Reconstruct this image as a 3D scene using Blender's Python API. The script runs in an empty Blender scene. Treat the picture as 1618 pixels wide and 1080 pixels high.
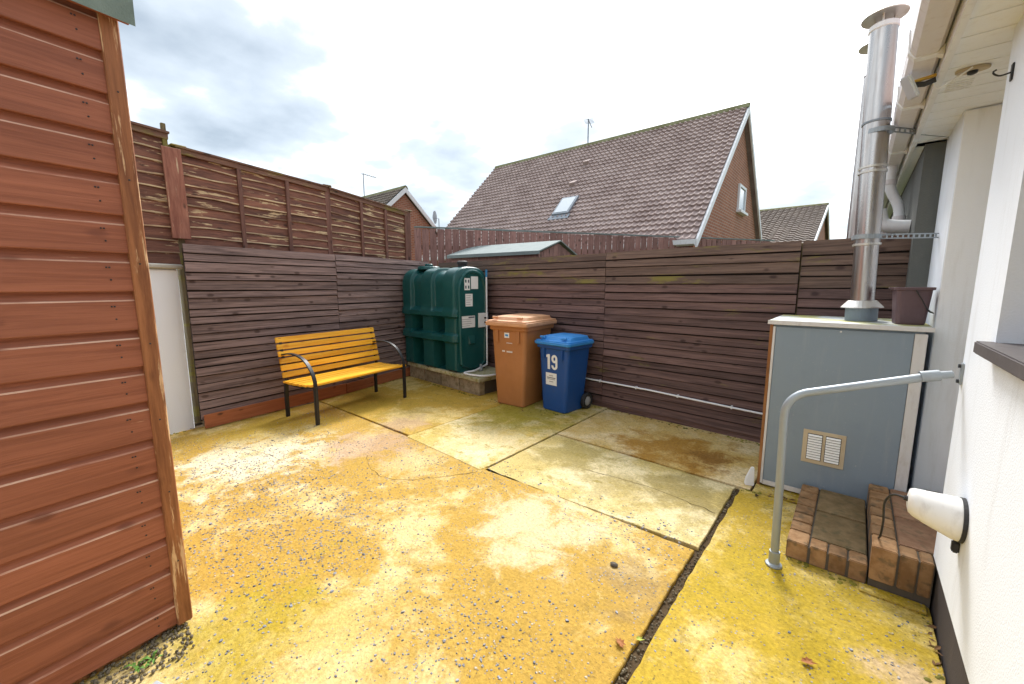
import bpy, bmesh, math, random
from mathutils import Vector, Matrix, noise
R = math.radians
rng = random.Random(7)
scene = bpy.context.scene
COL = scene.collection

# ------------------------------------------------------------------ camera, sky, sun, exposure
CAM_H = 1.42
cd = bpy.data.cameras.new('camera'); cam = bpy.data.objects.new('camera', cd); COL.objects.link(cam)
cd.sensor_width = 36.0; cd.lens = 645.0 / 1618.0 * 36.0; cd.clip_start = 0.02; cd.clip_end = 2000
cam.location = (0, 0, CAM_H); cam.rotation_euler = (R(90 - 7.86), 0, R(40.0))
scene.camera = cam

SUN_EL, SUN_AZ = R(48), R(-22)          # azimuth measured clockwise from +Y
sun_dir = Vector((math.sin(SUN_AZ) * math.cos(SUN_EL), math.cos(SUN_AZ) * math.cos(SUN_EL), math.sin(SUN_EL)))
w = bpy.data.worlds.new('World'); scene.world = w; w.use_nodes = True
nt = w.node_tree; nt.nodes.clear()
def wn(t, **k):
    n = nt.nodes.new(t)
    for a, b in k.items(): setattr(n, a, b)
    return n
def wmath(op, a, b=None, clamp=False):
    n = wn('ShaderNodeMath', operation=op, use_clamp=clamp)
    for i, v in enumerate((a, b)):
        if v is None: continue
        if isinstance(v, (int, float)): n.inputs[i].default_value = v
        else: nt.links.new(v, n.inputs[i])
    return n.outputs[0]
wo = wn('ShaderNodeOutputWorld'); bg = wn('ShaderNodeBackground'); bg.inputs[1].default_value = 0.1
sky = wn('ShaderNodeTexSky', sky_type='NISHITA', sun_disc=False)
sky.sun_elevation = SUN_EL; sky.sun_rotation = SUN_AZ
tc = wn('ShaderNodeTexCoord')
sep = wn('ShaderNodeSeparateXYZ'); nt.links.new(tc.outputs['Generated'], sep.inputs[0])
den = wmath('ADD', wmath('MAXIMUM', sep.outputs[2], 0.0), 0.22)
cmb = wn('ShaderNodeCombineXYZ')
nt.links.new(wmath('DIVIDE', sep.outputs[0], den), cmb.inputs[0]); nt.links.new(wmath('DIVIDE', sep.outputs[1], den), cmb.inputs[1])
cmb.inputs[2].default_value = 11.3
nz = wn('ShaderNodeTexNoise'); nz.inputs['Scale'].default_value = 1.55; nz.inputs['Detail'].default_value = 7; nz.inputs['Roughness'].default_value = 0.52
nt.links.new(cmb.outputs[0], nz.inputs['Vector'])
nz2 = wn('ShaderNodeTexNoise'); nz2.inputs['Scale'].default_value = 0.55; nz2.inputs['Detail'].default_value = 4
nt.links.new(cmb.outputs[0], nz2.inputs['Vector'])
dot = wn('ShaderNodeVectorMath', operation='DOT_PRODUCT'); nt.links.new(tc.outputs['Generated'], dot.inputs[0]); dot.inputs[1].default_value = sun_dir
glow = wmath('POWER', wmath('MAXIMUM', dot.outputs['Value'], 0.0), 6.0)
thick = wmath('ADD', wmath('MULTIPLY', nz.outputs[0], 0.70), wmath('MULTIPLY', nz2.outputs[0], 0.30))
lum = wmath('SUBTRACT', wmath('ADD', thick, wmath('MULTIPLY', glow, 0.36)), 0.055)
rp = wn('ShaderNodeValToRGB'); nt.links.new(lum, rp.inputs[0])
e = rp.color_ramp.elements
e[0].position = 0.33; e[0].color = (1.25, 1.48, 1.68, 1)
e[1].position = 0.74; e[1].color = (13.5, 13.5, 13.5, 1)
m_ = rp.color_ramp.elements.new(0.46); m_.color = (2.45, 2.7, 2.9, 1)
m_ = rp.color_ramp.elements.new(0.545); m_.color = (6.0, 6.2, 6.35, 1)
mx = wn('ShaderNodeMix', data_type='RGBA'); mx.inputs[0].default_value = 0.9
nt.links.new(sky.outputs[0], mx.inputs[6]); nt.links.new(rp.outputs[0], mx.inputs[7])
nt.links.new(mx.outputs[2], bg.inputs[0]); nt.links.new(bg.outputs[0], wo.inputs[0])

sd = bpy.data.lights.new('sun', 'SUN'); sun = bpy.data.objects.new('sun', sd); COL.objects.link(sun)
sd.energy = 1.4; sd.angle = R(16); sd.color = (1.0, 0.97, 0.93)
sun.rotation_euler = sun_dir.to_track_quat('Z', 'Y').to_euler(); sun.location = (0, 0, 30)

scene.view_settings.view_transform = 'Standard'; scene.view_settings.look = 'None'
scene.view_settings.exposure = 1.80; scene.view_settings.gamma = 1.0; scene.view_settings.use_curve_mapping = False
scene.render.engine = 'CYCLES'

# ------------------------------------------------------------------ helpers
def tag(o, label=None, cat=None, group=None, kind=None):
    if label: o['label'] = label
    if cat: o['category'] = cat
    if group: o['group'] = group
    if kind: o['kind'] = kind
    return o
def link(name, me, mat=None, parent=None, loc=(0, 0, 0), rot=(0, 0, 0), smooth=False):
    o = bpy.data.objects.new(name, me); COL.objects.link(o)
    if mat is not None and not me.materials: me.materials.append(mat)
    if smooth:
        for p in me.polygons: p.use_smooth = True
        if smooth:
            bm = bmesh.new(); bm.from_mesh(me)
            for e_ in bm.edges:
                if len(e_.link_faces) == 2 and e_.calc_face_angle(0) > (.45 if smooth == 'auto' else .9): e_.smooth = False
            bm.to_mesh(me); bm.free()
    o.parent = parent; o.location = loc; o.rotation_euler = rot
    return o
def thing(name, label, cat, loc=(0, 0, 0), rotz=0, group=None):
    o = bpy.data.objects.new(name, None); COL.objects.link(o)
    o.location = loc; o.rotation_euler = (0, 0, rotz); o.empty_display_size = 0.1
    return tag(o, label, cat, group)
def pyd(name, v, f):
    me = bpy.data.meshes.new(name); me.from_pydata([tuple(p) for p in v], [], f); me.update()
    bm = bmesh.new(); bm.from_mesh(me); bmesh.ops.recalc_face_normals(bm, faces=bm.faces); bm.to_mesh(me); bm.free()
    return me
class MB:
    def __init__(s): s.v = []; s.f = []
    def box(s, x0, x1, y0, y1, z0, z1):
        b = len(s.v)
        s.v += [(x0,y0,z0),(x1,y0,z0),(x1,y1,z0),(x0,y1,z0),(x0,y0,z1),(x1,y0,z1),(x1,y1,z1),(x0,y1,z1)]
        s.f += [tuple(b+i for i in q) for q in ((3,2,1,0),(4,5,6,7),(0,1,5,4),(1,2,6,5),(2,3,7,6),(3,0,4,7))]
        return s
    def loft(s, secs, caps=True, closed=True):
        b = len(s.v); n = len(secs[0])
        for q in secs: s.v += [tuple(p) for p in q]
        for i in range(len(secs) - 1):
            for j in range(n if closed else n - 1):
                k = (j + 1) % n
                s.f.append((b+i*n+j, b+i*n+k, b+(i+1)*n+k, b+(i+1)*n+j))
        if caps:
            s.f.append(tuple(b+j for j in reversed(range(n)))); s.f.append(tuple(b+(len(secs)-1)*n+j for j in range(n)))
        return s
    def tube(s, pts, r, n=10, caps=True):
        pts = [Vector(p) for p in pts]; secs = []
        rs = r if isinstance(r, (list, tuple)) else [r] * len(pts)
        ref = None
        for i, p in enumerate(pts):
            t = (pts[min(i+1, len(pts)-1)] - pts[max(i-1, 0)]).normalized()
            if ref is None: ref = Vector((0,0,1)) if abs(t.z) < .9 else Vector((1,0,0))
            a = t.cross(ref).normalized(); c = t.cross(a).normalized(); ref = -c if False else ref
            secs.append([p + (a*math.cos(6.28319*k/n) + c*math.sin(6.28319*k/n)) * rs[i] for k in range(n)])
        return s.loft(secs, caps)
    def lathe(s, prof, o=(0,0,0), n=24, caps=True):
        return s.loft([[(o[0]+r*math.cos(6.28319*k/n), o[1]+r*math.sin(6.28319*k/n), o[2]+z) for k in range(n)] for r, z in prof], caps)
    def mesh(s, name='m', bevel=0, seg=2):
        me = pyd(name, s.v, s.f)
        if bevel:
            bm = bmesh.new(); bm.from_mesh(me)
            bmesh.ops.bevel(bm, geom=[e for e in bm.edges if e.is_manifold and e.calc_face_angle(0) > .5], offset=bevel, segments=seg, affect='EDGES', clamp_overlap=True)
            bm.to_mesh(me); bm.free()
        return me
    def build(s, name, mat, parent=None, loc=(0,0,0), rot=(0,0,0), bevel=0, seg=2, smooth=False):
        return link(name, s.mesh(name, bevel, seg), mat, parent, loc, rot, smooth)
def box(name, mat, parent, x0, x1, y0, y1, z0, z1, bevel=0, loc=(0,0,0), rot=(0,0,0)):
    return MB().box(x0, x1, y0, y1, z0, z1).build(name, mat, parent, loc, rot, bevel, 1)
def rrect(w_, d_, r, z, cx=0, cy=0, n=4):
    out = []
    for sx, sy, a0 in ((1,1,0),(-1,1,90),(-1,-1,180),(1,-1,270)):
        for k in range(n+1):
            a = R(a0 + 90*k/n)
            out.append((cx+sx*(w_/2-r)+r*math.cos(a), cy+sy*(d_/2-r)+r*math.sin(a), z))
    return out
def smoothcurve(pts, n=6):
    pts = [Vector(p) for p in pts]; out = []
    for i in range(len(pts)-1):
        p0, p1, p2, p3 = pts[max(i-1,0)], pts[i], pts[i+1], pts[min(i+2,len(pts)-1)]
        for k in range(n):
            t = k/n
            out.append(.5*((2*p1)+(p2-p0)*t+(2*p0-5*p1+4*p2-p3)*t*t+(3*p1-p0-3*p2+p3)*t**3))
    out.append(pts[-1]); return out
def text_mesh(body, size, bold=0.0):
    cu = bpy.data.curves.new('t', 'FONT'); cu.body = body; cu.size = size; cu.extrude = 0.0008; cu.offset = bold
    cu.align_x = 'CENTER'; cu.align_y = 'CENTER'
    o = bpy.data.objects.new('t', cu); COL.objects.link(o)
    me = bpy.data.meshes.new_from_object(o.evaluated_get(bpy.context.evaluated_depsgraph_get()))
    bpy.data.objects.remove(o); return me

# ------------------------------------------------------------------ materials
class Mat:
    def __init__(s, name, rough=.7, metal=0, spec=.4):
        s.m = bpy.data.materials.new(name); s.m.use_nodes = True; s.t = s.m.node_tree
        s.b = s.t.nodes['Principled BSDF']; s.set('Roughness', rough); s.set('Metallic', metal); s.set('Specular IOR Level', spec)
        s.bh = None
    def set(s, k, v):
        if hasattr(v, 'links') or isinstance(v, bpy.types.NodeSocket): s.t.links.new(v, s.b.inputs[k])
        else: s.b.inputs[k].default_value = v if not isinstance(v, tuple) else (*v[:3], 1)
    def n(s, t, **k):
        q = s.t.nodes.new(t)
        for a, b in k.items(): setattr(q, a, b)
        return q
    def put(s, sock, v):
        if isinstance(v, bpy.types.NodeSocket): s.t.links.new(v, sock)
        elif isinstance(v, tuple) and len(sock.default_value) == 4: sock.default_value = (*v[:3], 1)
        else: sock.default_value = v
    def obj(s, scale=(1,1,1), rnd=True):
        tcn = s.n('ShaderNodeTexCoord'); mp = s.n('ShaderNodeMapping'); mp.inputs['Scale'].default_value = scale
        s.t.links.new(tcn.outputs['Object'], mp.inputs[0])
        if rnd:
            oi = s.n('ShaderNodeObjectInfo'); mu = s.math('MULTIPLY', oi.outputs['Random'], 97.0); s.t.links.new(mu, mp.inputs['Location'])
        return mp.outputs[0]
    def pos(s, scale=(1,1,1)):
        g = s.n('ShaderNodeNewGeometry'); mp = s.n('ShaderNodeMapping'); mp.inputs['Scale'].default_value = scale
        s.t.links.new(g.outputs['Position'], mp.inputs[0]); return mp.outputs[0]
    def rnd(s): return s.n('ShaderNodeObjectInfo').outputs['Random']
    def math(s, op, a, b=0.0, clamp=False):
        q = s.n('ShaderNodeMath', operation=op, use_clamp=clamp); s.put(q.inputs[0], a); s.put(q.inputs[1], b); return q.outputs[0]
    def noise(s, vec, scale=1, detail=4, rough=.55, dist=0):
        q = s.n('ShaderNodeTexNoise'); s.t.links.new(vec, q.inputs['Vector'])
        q.inputs['Scale'].default_value = scale; q.inputs['Detail'].default_value = detail; q.inputs['Roughness'].default_value = rough; q.inputs['Distortion'].default_value = dist
        return q.outputs[0]
    def voro(s, vec, scale, feat='F1', out='Distance'):
        q = s.n('ShaderNodeTexVoronoi', feature=feat); s.t.links.new(vec, q.inputs['Vector']); q.inputs['Scale'].default_value = scale; return q.outputs[out]
    def ss(s, v, a, b):     # smooth step a..b -> 0..1 (a may exceed b)
        q = s.n('ShaderNodeMapRange', interpolation_type='SMOOTHSTEP'); s.put(q.inputs[0], v)
        lo, hi, o0, o1 = (a, b, 0, 1) if a < b else (b, a, 1, 0)
        q.inputs[1].default_value = lo; q.inputs[2].default_value = hi; q.inputs[3].default_value = o0; q.inputs[4].default_value = o1; return q.outputs[0]
    def mix(s, f, a, b, mode='MIX'):
        q = s.n('ShaderNodeMix', data_type='RGBA', blend_type=mode); s.put(q.inputs[0], f); s.put(q.inputs[6], a); s.put(q.inputs[7], b); return q.outputs[2]
    def hsv(s, col, v=1.0, sat=1.0, hue=.5):
        q = s.n('ShaderNodeHueSaturation'); s.put(q.inputs['Color'], col); s.put(q.inputs['Value'], v); s.put(q.inputs['Saturation'], sat); s.put(q.inputs['Hue'], hue); return q.outputs[0]
    def vary(s, col, amt=.3): return s.hsv(col, s.math('ADD', s.math('MULTIPLY', s.rnd(), amt), 1-amt/2))
    def bump(s, h, dist=.004, strength=.6):
        q = s.n('ShaderNodeBump'); s.put(q.inputs['Height'], h); q.inputs['Distance'].default_value = dist; q.inputs['Strength'].default_value = strength
        s.t.links.new(q.outputs[0], s.b.inputs['Normal'])
    def near(s, x, y, r0, r1, pos, wob=None):   # 1 inside an irregular stain about (x, y)
        sp = s.n('ShaderNodeSeparateXYZ'); s.t.links.new(pos, sp.inputs[0])
        dx = s.math('SUBTRACT', sp.outputs[0], x); dy = s.math('SUBTRACT', sp.outputs[1], y)
        d = s.math('SQRT', s.math('ADD', s.math('MULTIPLY', dx, dx), s.math('MULTIPLY', dy, dy)))
        f = s.math('MULTIPLY', s.math('SUBTRACT', 1.0, s.math('DIVIDE', d, (r0+r1)/2)), .30)
        f = s.math('MAXIMUM', s.math('MINIMUM', f, .22), -.6)
        return s.ss(s.math('ADD', f, s.math('MULTIPLY', s.math('SUBTRACT', wob, .5), 1.5)), -.14, .18)

def wood(name, dark, light, knot=(.03,.018,.012), grain=(1.2, 30, 30), rough=.62, moss=0, peel=None, peelamt=.5, vary=.35, spec=.35, axis='X'):
    M = Mat(name, rough, 0, spec)
    g3 = grain if axis == 'X' else (grain[1], grain[2], grain[0])
    v = M.obj(g3); g0 = M.noise(v, 1, 8, .68, .7); g1 = M.noise(M.obj(tuple(q*3.2 for q in g3)), 1, 6, .7)
    g = M.math('ADD', M.math('MULTIPLY', g0, .65), M.math('MULTIPLY', g1, .35))
    k3 = (4.6, 9, 9) if axis == 'X' else (9, 9, 4.6)
    vk = M.obj(k3); kd = M.voro(vk, 1)
    col = M.mix(M.ss(g, .36, .64), dark, light)
    col = M.mix(M.math('MULTIPLY', M.ss(M.math('ADD', kd, M.math('MULTIPLY', M.math('SUBTRACT', g0, .5), .3)), .20, .07), .8), col, knot)
    big = M.noise(M.obj((.9, 3, 3)), 1.6, 3)
    col = M.hsv(col, M.math('ADD', M.math('MULTIPLY', big, .5), .75))
    col = M.vary(col, vary)
    if moss:
        p = M.pos((1.2, 1.2, 5)); mm = M.math('MULTIPLY', M.ss(M.noise(p, 1.7, 5, .65), .60-moss*.1, .74-moss*.1), .75)
        col = M.mix(mm, col, (.22, .19, .035))
    if peel:
        p = M.obj((2.2, 14, 14) if axis == 'X' else (26, 26, 1.8)); pm = M.ss(M.noise(p, 1.5, 6, .65), .66-peelamt*.12, .72-peelamt*.12); col = M.mix(pm, col, peel)
    M.set('Base Color', col); M.set('Roughness', M.math('ADD', M.math('MULTIPLY', g, .25), rough-.12))
    M.bump(M.math('ADD', g, M.math('MULTIPLY', kd, .2)), .004, .7)
    return M.m
def plastic(name, col, rough=.42, dirt=(.2,.17,.12), dirtamt=.25, fade=.12):
    M = Mat(name, rough, 0, .45)
    n1 = M.noise(M.pos((1,1,1)), 3.2, 5, .6); n2 = M.noise(M.pos((1,1,.35)), 26, 4, .6)
    c = M.mix(M.math('MULTIPLY', M.ss(n1, .42, .7), fade), col, tuple(min(1, x*1.7+.06) for x in col))
    c = M.mix(M.math('MULTIPLY', M.ss(n2, .5, .78), dirtamt), c, dirt)
    M.set('Base Color', c); M.set('Roughness', M.math('ADD', M.math('MULTIPLY', n2, .25), rough-.08)); M.bump(n2, .0012, .25)
    return M.m
def metal(name, col, rough=.3, metallic=1.0, stain=(.25,.2,.15), amt=.4, sc=(1,1,.6)):
    M = Mat(name, rough, metallic, .5)
    n1 = M.noise(M.pos(sc), 9, 5, .65); n2 = M.noise(M.pos((1,1,1)), 55, 3)
    c = M.mix(M.math('MULTIPLY', M.ss(n1, .48, .72), amt), col, stain)
    M.set('Base Color', c); M.set('Roughness', M.math('ADD', M.math('MULTIPLY', n1, .35), rough-.1)); M.bump(n2, .0008, .2)
    return M.m
def render_wall(name, col, stain, amt=.3, bumpd=.0025, sc=140):
    M = Mat(name, .85, 0, .25)
    n1 = M.noise(M.pos((1,1,.5)), 2.2, 6, .62); n2 = M.noise(M.pos(), sc, 3, .6)
    c = M.mix(M.math('MULTIPLY', M.ss(n1, .5, .78), amt), col, stain)
    dr = M.noise(M.pos((1,1,.10)), 11, 6, .65); c = M.mix(M.math('MULTIPLY', M.ss(dr, .52, .72), amt*.8), c, tuple(q*.82 for q in stain))
    M.set('Base Color', c); M.bump(n2, bumpd, .5)
    return M.m

def concrete(name, base, pale, stain, pale_lo, pale_hi, moss=.5, agg=.5, spots=(), msc=2.1):
    """weathered concrete: two tones, algae, aggregate specks; spots = stains (x, y, r0, r1, colour, amount)"""
    M = Mat(name, .82, 0, .3)
    p = M.pos(); big = M.noise(p, 1.25, 12, .70, .4); mid = M.noise(p, 5.5, 10, .74); fine = M.noise(p, 60, 6, .72); wob = M.noise(p, 4.2, 12, .72, .5)
    hm = (pale_lo+pale_hi)/2; hw_ = (pale_hi-pale_lo)*.36
    col = M.mix(M.ss(big, hm-hw_, hm+hw_), base, pale)
    col = M.mix(M.math('MULTIPLY', M.ss(mid, .49, .62), .6), col, stain)
    col = M.mix(M.math('MULTIPLY', M.ss(M.noise(p, 11, 10, .75), .56, .66), .45), col, pale)
    dn = M.noise(p, 8.5, 12, .78, .4); col = M.mix(M.math('MULTIPLY', M.ss(dn, .54, .64), .55), col, tuple(q*k for q, k in zip(stain, (.62,.60,.7))))
    for x, y, r0, r1, c, a in spots: col = M.mix(M.math('MULTIPLY', M.near(x, y, r0, r1, p, wob), a), col, c)
    mo = M.math('MULTIPLY', M.ss(M.noise(M.pos((1.0, 1.5, 1)), msc, 12, .76), .66-.16*moss, .74-.16*moss), .75)
    col = M.mix(mo, col, (.30, .222, .010))
    vd = M.voro(p, 70); vc = M.voro(p, 70, 'F1', 'Color')
    sepc = M.n('ShaderNodeSeparateColor'); M.t.links.new(vc, sepc.inputs[0])
    am = M.ss(M.noise(p, 1.5, 4, .6), .62-.3*agg, .80-.3*agg)
    sp = M.math('MULTIPLY', M.math('MULTIPLY', M.ss(vd, .34, .22), M.ss(sepc.outputs[0], .70, .76)), am)
    stone = M.mix(sepc.outputs[1], (.10,.105,.12), (.42,.42,.44))
    col = M.mix(sp, col, stone)
    col = M.hsv(col, M.math('ADD', M.math('MULTIPLY', fine, 1.3), .20))
    dk = M.ss(M.noise(p, 80, 3), .64, .70); col = M.mix(M.math('MULTIPLY', dk, .75), col, (.06,.05,.03))
    M.set('Base Color', col); M.set('Roughness', M.math('ADD', M.math('MULTIPLY', mid, .35), .6))
    M.bump(M.math('ADD', M.math('MULTIPLY', fine, .8), M.math('ADD', mid, M.math('MULTIPLY', sp, .5))), .009, .8)
    return M.m

W_SHED = wood('shed_redwood_stain', (.235,.072,.035), (.36,.122,.064), (.18,.053,.028), rough=.58, vary=.14, spec=.4, peel=(.52,.26,.15), peelamt=-.14)
W_WORNSHEEN = wood('worn_sheen_arris', (.34,.115,.06), (.70,.46,.33), (.2,.07,.03), (3.0,40,40), rough=.5, vary=.1)  # sky sheen on the board arris painted in as pale colour, with worn paint
W_LAPEDGE = wood('bare_lap_edge', (.24,.12,.07), (.74,.60,.38), (.1,.05,.03), (2.2,20,20), rough=.7, vary=.5)
W_GAPSHADE = wood('gap_shade_wood', (.012,.008,.007), (.03,.02,.016))  # near-black colour that stands in for shade in the fence gaps
W_CORNER = wood('shed_bare_corner', (.19,.065,.024), (.38,.15,.058), (.07,.022,.01), (1.6,28,28), rough=.6, peel=(.66,.42,.23), peelamt=.7, vary=.05, axis='Y')
W_LEFT = wood('brown_left_boards', (.10,.067,.062), (.31,.220,.200), (.055,.032,.025), rough=.68, vary=.30)
W_BACK = wood('plum_back_boards', (.072,.040,.036), (.180,.108,.095), (.04,.02,.018), rough=.68, vary=.42, moss=-.3)
W_BACKTOP = wood('mossy_top_boards', (.085,.052,.04), (.20,.13,.10), (.045,.022,.02), rough=.7, vary=.4, moss=.55)
W_KICK = wood('orange_kickboard', (.27,.085,.035), (.40,.14,.06), rough=.6, vary=.05)
W_LAP = wood('peeling_lap_boards', (.095,.036,.024), (.26,.110,.068), (.04,.015,.01), (2.5,26,26), rough=.65, vary=.45, peel=(.62,.46,.26), peelamt=.62)
W_BATTEN = wood('brown_battens', (.12,.05,.036), (.24,.12,.09), rough=.65, vary=.2, peel=(.5,.36,.22), peelamt=.0, axis='Y', grain=(2,30,30))
W_RAIL = wood('brown_rails', (.14,.065,.045), (.27,.15,.10), rough=.65, vary=.2, peel=(.48,.38,.2), peelamt=.1, moss=.7)
W_REDPOST = wood('red_post_board', (.24,.085,.055), (.38,.165,.11), rough=.6, vary=.1, peel=(.60,.45,.30), peelamt=.45, axis='Y', grain=(2.5,26,26))
W_POST = wood('mossy_post', (.09,.065,.035), (.22,.17,.09), rough=.75, moss=1.2, axis='Y')
W_PICKET = wood('plum_pickets', (.20,.10,.085), (.33,.18,.155), rough=.7, vary=.4, axis='Y', grain=(2.5,26,26))
W_YELLOW = wood('varnished_yellow_slats', (.70,.31,.010), (.86,.50,.045), (.55,.2,.01), (1.0,36,36), rough=.36, vary=.36, spec=.5)
W_TIMBER = wood('orange_timber_edge', (.26,.10,.03), (.46,.22,.08), rough=.65, axis='Y')

M_YARD_D = concrete('concrete_ochre', (.50,.305,.045), (.72,.55,.25), (.43,.265,.035), .47, .63, moss=.18, agg=.85,
    spots=((-3.75,1.15,.25,.75,(.82,.73,.52),.9), (-1.35,1.85,.15,.5,(.78,.66,.42),.7), (-2.6,1.9,.1,.4,(.74,.60,.32),.5), (-3.25,1.85,.2,.45,(.50,.33,.21),.75),
           (-1.75,.5,.2,.5,(.42,.31,.008),.7), (-1.45,.65,.1,.4,(.74,.57,.24),.5), (-.72,1.75,.05,.3,(.33,.22,.09),.55), (-4.4,1.5,.3,.7,(.47,.33,.03),.6)))
M_YARD_A = concrete('concrete_cream_mossy', (.60,.44,.13), (.78,.65,.36), (.48,.34,.03), .42, .60, moss=.75, agg=.1,
    msc=7.0, spots=((-2.75,3.5,.3,.8,(.34,.28,.015),.8), (-2.45,2.5,.2,.6,(.82,.70,.44),.5)))
M_YARD_A1 = concrete('concrete_bench_bay', (.54,.34,.045), (.72,.54,.20), (.40,.27,.04), .48, .62, moss=.5, agg=.05,
    spots=((-4.4,2.5,.2,.6,(.42,.30,.03),.7), (-3.5,2.35,.1,.4,(.52,.34,.20),.7)))
M_YARD_B = concrete('concrete_rusty_strip', (.66,.47,.17), (.80,.64,.36), (.55,.33,.05), .42, .62, moss=.25, agg=.0,
    spots=((-1.1,3.5,.3,.52,(.40,.20,.025),.92), (-.8,3.5,.1,.25,(.25,.115,.018),.85)))
M_YARD_C = concrete('concrete_pale_strip', (.60,.46,.16), (.78,.66,.38), (.42,.32,.08), .42, .62, moss=.55, msc=4.0, agg=.1,
    spots=((-1.75,2.85,.15,.4,(.36,.28,.08),.75), (-.8,2.85,.15,.42,(.34,.26,.08),.8), (-1.2,2.6,.1,.4,(.42,.33,.12),.6)))
M_YARD_E = concrete('concrete_yellow_green', (.51,.345,.030), (.72,.56,.22), (.43,.285,.012), .47, .63, moss=.5, agg=.85,
    spots=((-.05,2.1,.25,.6,(.43,.30,.006),.7), (.3,1.9,.05,.2,(.58,.42,.28),.7)))
M_SOIL = (lambda M: (M.set('Base Color', M.mix(M.noise(M.pos(), 30, 5), (.035,.022,.012), (.11,.075,.04))), M.bump(M.noise(M.pos(), 60, 4), .01, .8), M.m)[2])(Mat('dark_soil', .95, 0, .15))
M_FIELD = (lambda M: (M.set('Base Color', M.mix(M.noise(M.pos(), 1.5, 6), (.05,.075,.02), (.12,.12,.05))), M.m)[1])(Mat('rough_grass', .95, 0, .15))
def stone_mat():
    M = Mat('aggregate_stone', .6, 0, .4); v = M.voro(M.pos(), 45, 'F1', 'Color'); s_ = M.n('ShaderNodeSeparateColor'); M.t.links.new(v, s_.inputs[0])
    c = M.mix(s_.outputs[0], (.08,.085,.105), (.32,.33,.37)); c = M.mix(M.ss(s_.outputs[1], .82, .88), c, (.46,.38,.27)); M.set('Base Color', c); return M.m
M_STONE = stone_mat()
M_WHITE = render_wall('white_render', (.84,.89,.96), (.72,.74,.77), .4)
M_JAMB = render_wall('cream_render', (.86,.88,.90), (.72,.70,.65), .45)
M_DARKREND = render_wall('dark_grey_render', (.115,.12,.115), (.17,.17,.15), .6, .004, 110)
M_PLINTH = render_wall('charcoal_plinth', (.065,.056,.056), (.12,.10,.09), .5, .002, 90)
M_PVC = plastic('white_pvc', (.80,.81,.83), .38, (.45,.40,.34), .28, .05)
M_PVCPINK = plastic('weathered_gutter_pvc', (.68,.65,.66), .42, (.42,.34,.30), .3, .05)
M_SOFFIT = plastic('soffit_pvc', (.86,.88,.91), .45, (.55,.48,.40), .2, .04)
M_SILL = plastic('dark_sill', (.085,.073,.073), .55, (.2,.19,.18), .3, .1)
M_STEEL = metal('flue_steel', (.50,.475,.455), .22, 1.0, (.36,.30,.26), .65, (3.0,3.0,.25))
M_STEELDULL = metal('cowl_steel', (.66,.64,.60), .42, .9, (.46,.40,.32), .6)
M_GALV = metal('galvanised_rail', (.36,.40,.43), .48, .55, (.30,.31,.32), .6)
M_BLACK = metal('black_paint', (.018,.019,.022), .36, .0, (.05,.045,.04), .4)
M_RUBBER = plastic('black_rubber', (.022,.022,.024), .6, (.12,.11,.10), .35, .1)
M_BLUEGREY = metal('blue_grey_collar', (.20,.25,.31), .5, .2, (.35,.36,.36), .5)
M_TANK = plastic('green_tank_plastic', (.005,.075,.074), .28, (.05,.12,.10), .22, .14)
M_BROWNBIN = plastic('brown_bin_plastic', (.40,.165,.055), .45, (.30,.15,.08), .2, .12)
M_BROWNLID = plastic('faded_brown_lid', (.60,.31,.16), .5, (.52,.36,.24), .25, .5)
M_BLUEBIN = plastic('blue_bin_plastic', (.008,.07,.27), .40, (.06,.09,.14), .25, .06)
M_BLUELID = plastic('sky_blue_lid', (.035,.25,.66), .40, (.2,.36,.5), .2, .35)
M_LABEL = plastic('white_sticker', (.82,.83,.82), .5, (.55,.55,.5), .25, .0)
M_INK = plastic('dark_print', (.10,.10,.14), .6, (.2,.2,.2), .1, 0)
M_GREYINK = plastic('grey_print', (.36,.36,.37), .6, (.3,.3,.3), .1, 0)
M_CAB = plastic('blue_grey_sheet', (.225,.285,.345), .42, (.38,.40,.40), .25, .16)
def streaked():
    M = Mat('blue_grey_sheet_streaked', .42, 0, .45); dr = M.noise(M.pos((1,1,.08)), 16, 7, .68); n1 = M.noise(M.pos(), 3.5, 6, .65); n2 = M.noise(M.pos((1,1,1)), 60, 4, .7)
    c = M.mix(M.math('MULTIPLY', M.ss(dr, .5, .72), .35), (.225,.285,.345), (.33,.37,.40)); c = M.mix(M.math('MULTIPLY', M.ss(n1, .48, .75), .3), c, (.17,.21,.26))
    c = M.mix(M.math('MULTIPLY', M.ss(n2, .64, .72), .5), c, (.48,.49,.48)); M.set('Base Color', c); M.set('Roughness', M.math('ADD', M.math('MULTIPLY', n1, .3), .28)); M.bump(n1, .004, .25); return M.m
M_CABF = streaked()
M_CABTRIM = plastic('pale_metal_trim', (.66,.65,.64), .45, (.40,.34,.27), .4, .0)
M_CABTOP = (lambda M: (M.set('Base Color', M.mix(M.ss(M.noise(M.pos(), 5, 6, .65), .42, .62), (.52,.56,.58), (.42,.40,.12))), M.m)[1])(Mat('mossy_cabinet_top', .6))
M_VENT = metal('beige_vent', (.56,.47,.33), .5, .2, (.42,.32,.2), .4)
M_VENTW = plastic('white_louvre', (.86,.86,.84), .45, (.6,.58,.5), .15, 0)
M_BUCKET = plastic('plum_bucket', (.105,.06,.068), .48, (.22,.14,.14), .3, .15)
M_LAMP = plastic('grubby_white_plastic', (.80,.79,.765), .45, (.42,.38,.33), .42, .0)
M_FELT = (lambda M: (M.set('Base Color', M.mix(M.noise(M.pos(), 9, 6, .65), (.07,.105,.09), (.27,.33,.29))), M.bump(M.noise(M.pos(), 160, 3), .003, .6), M.m)[2])(Mat('green_roof_felt', .8, 0, .3))
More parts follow.
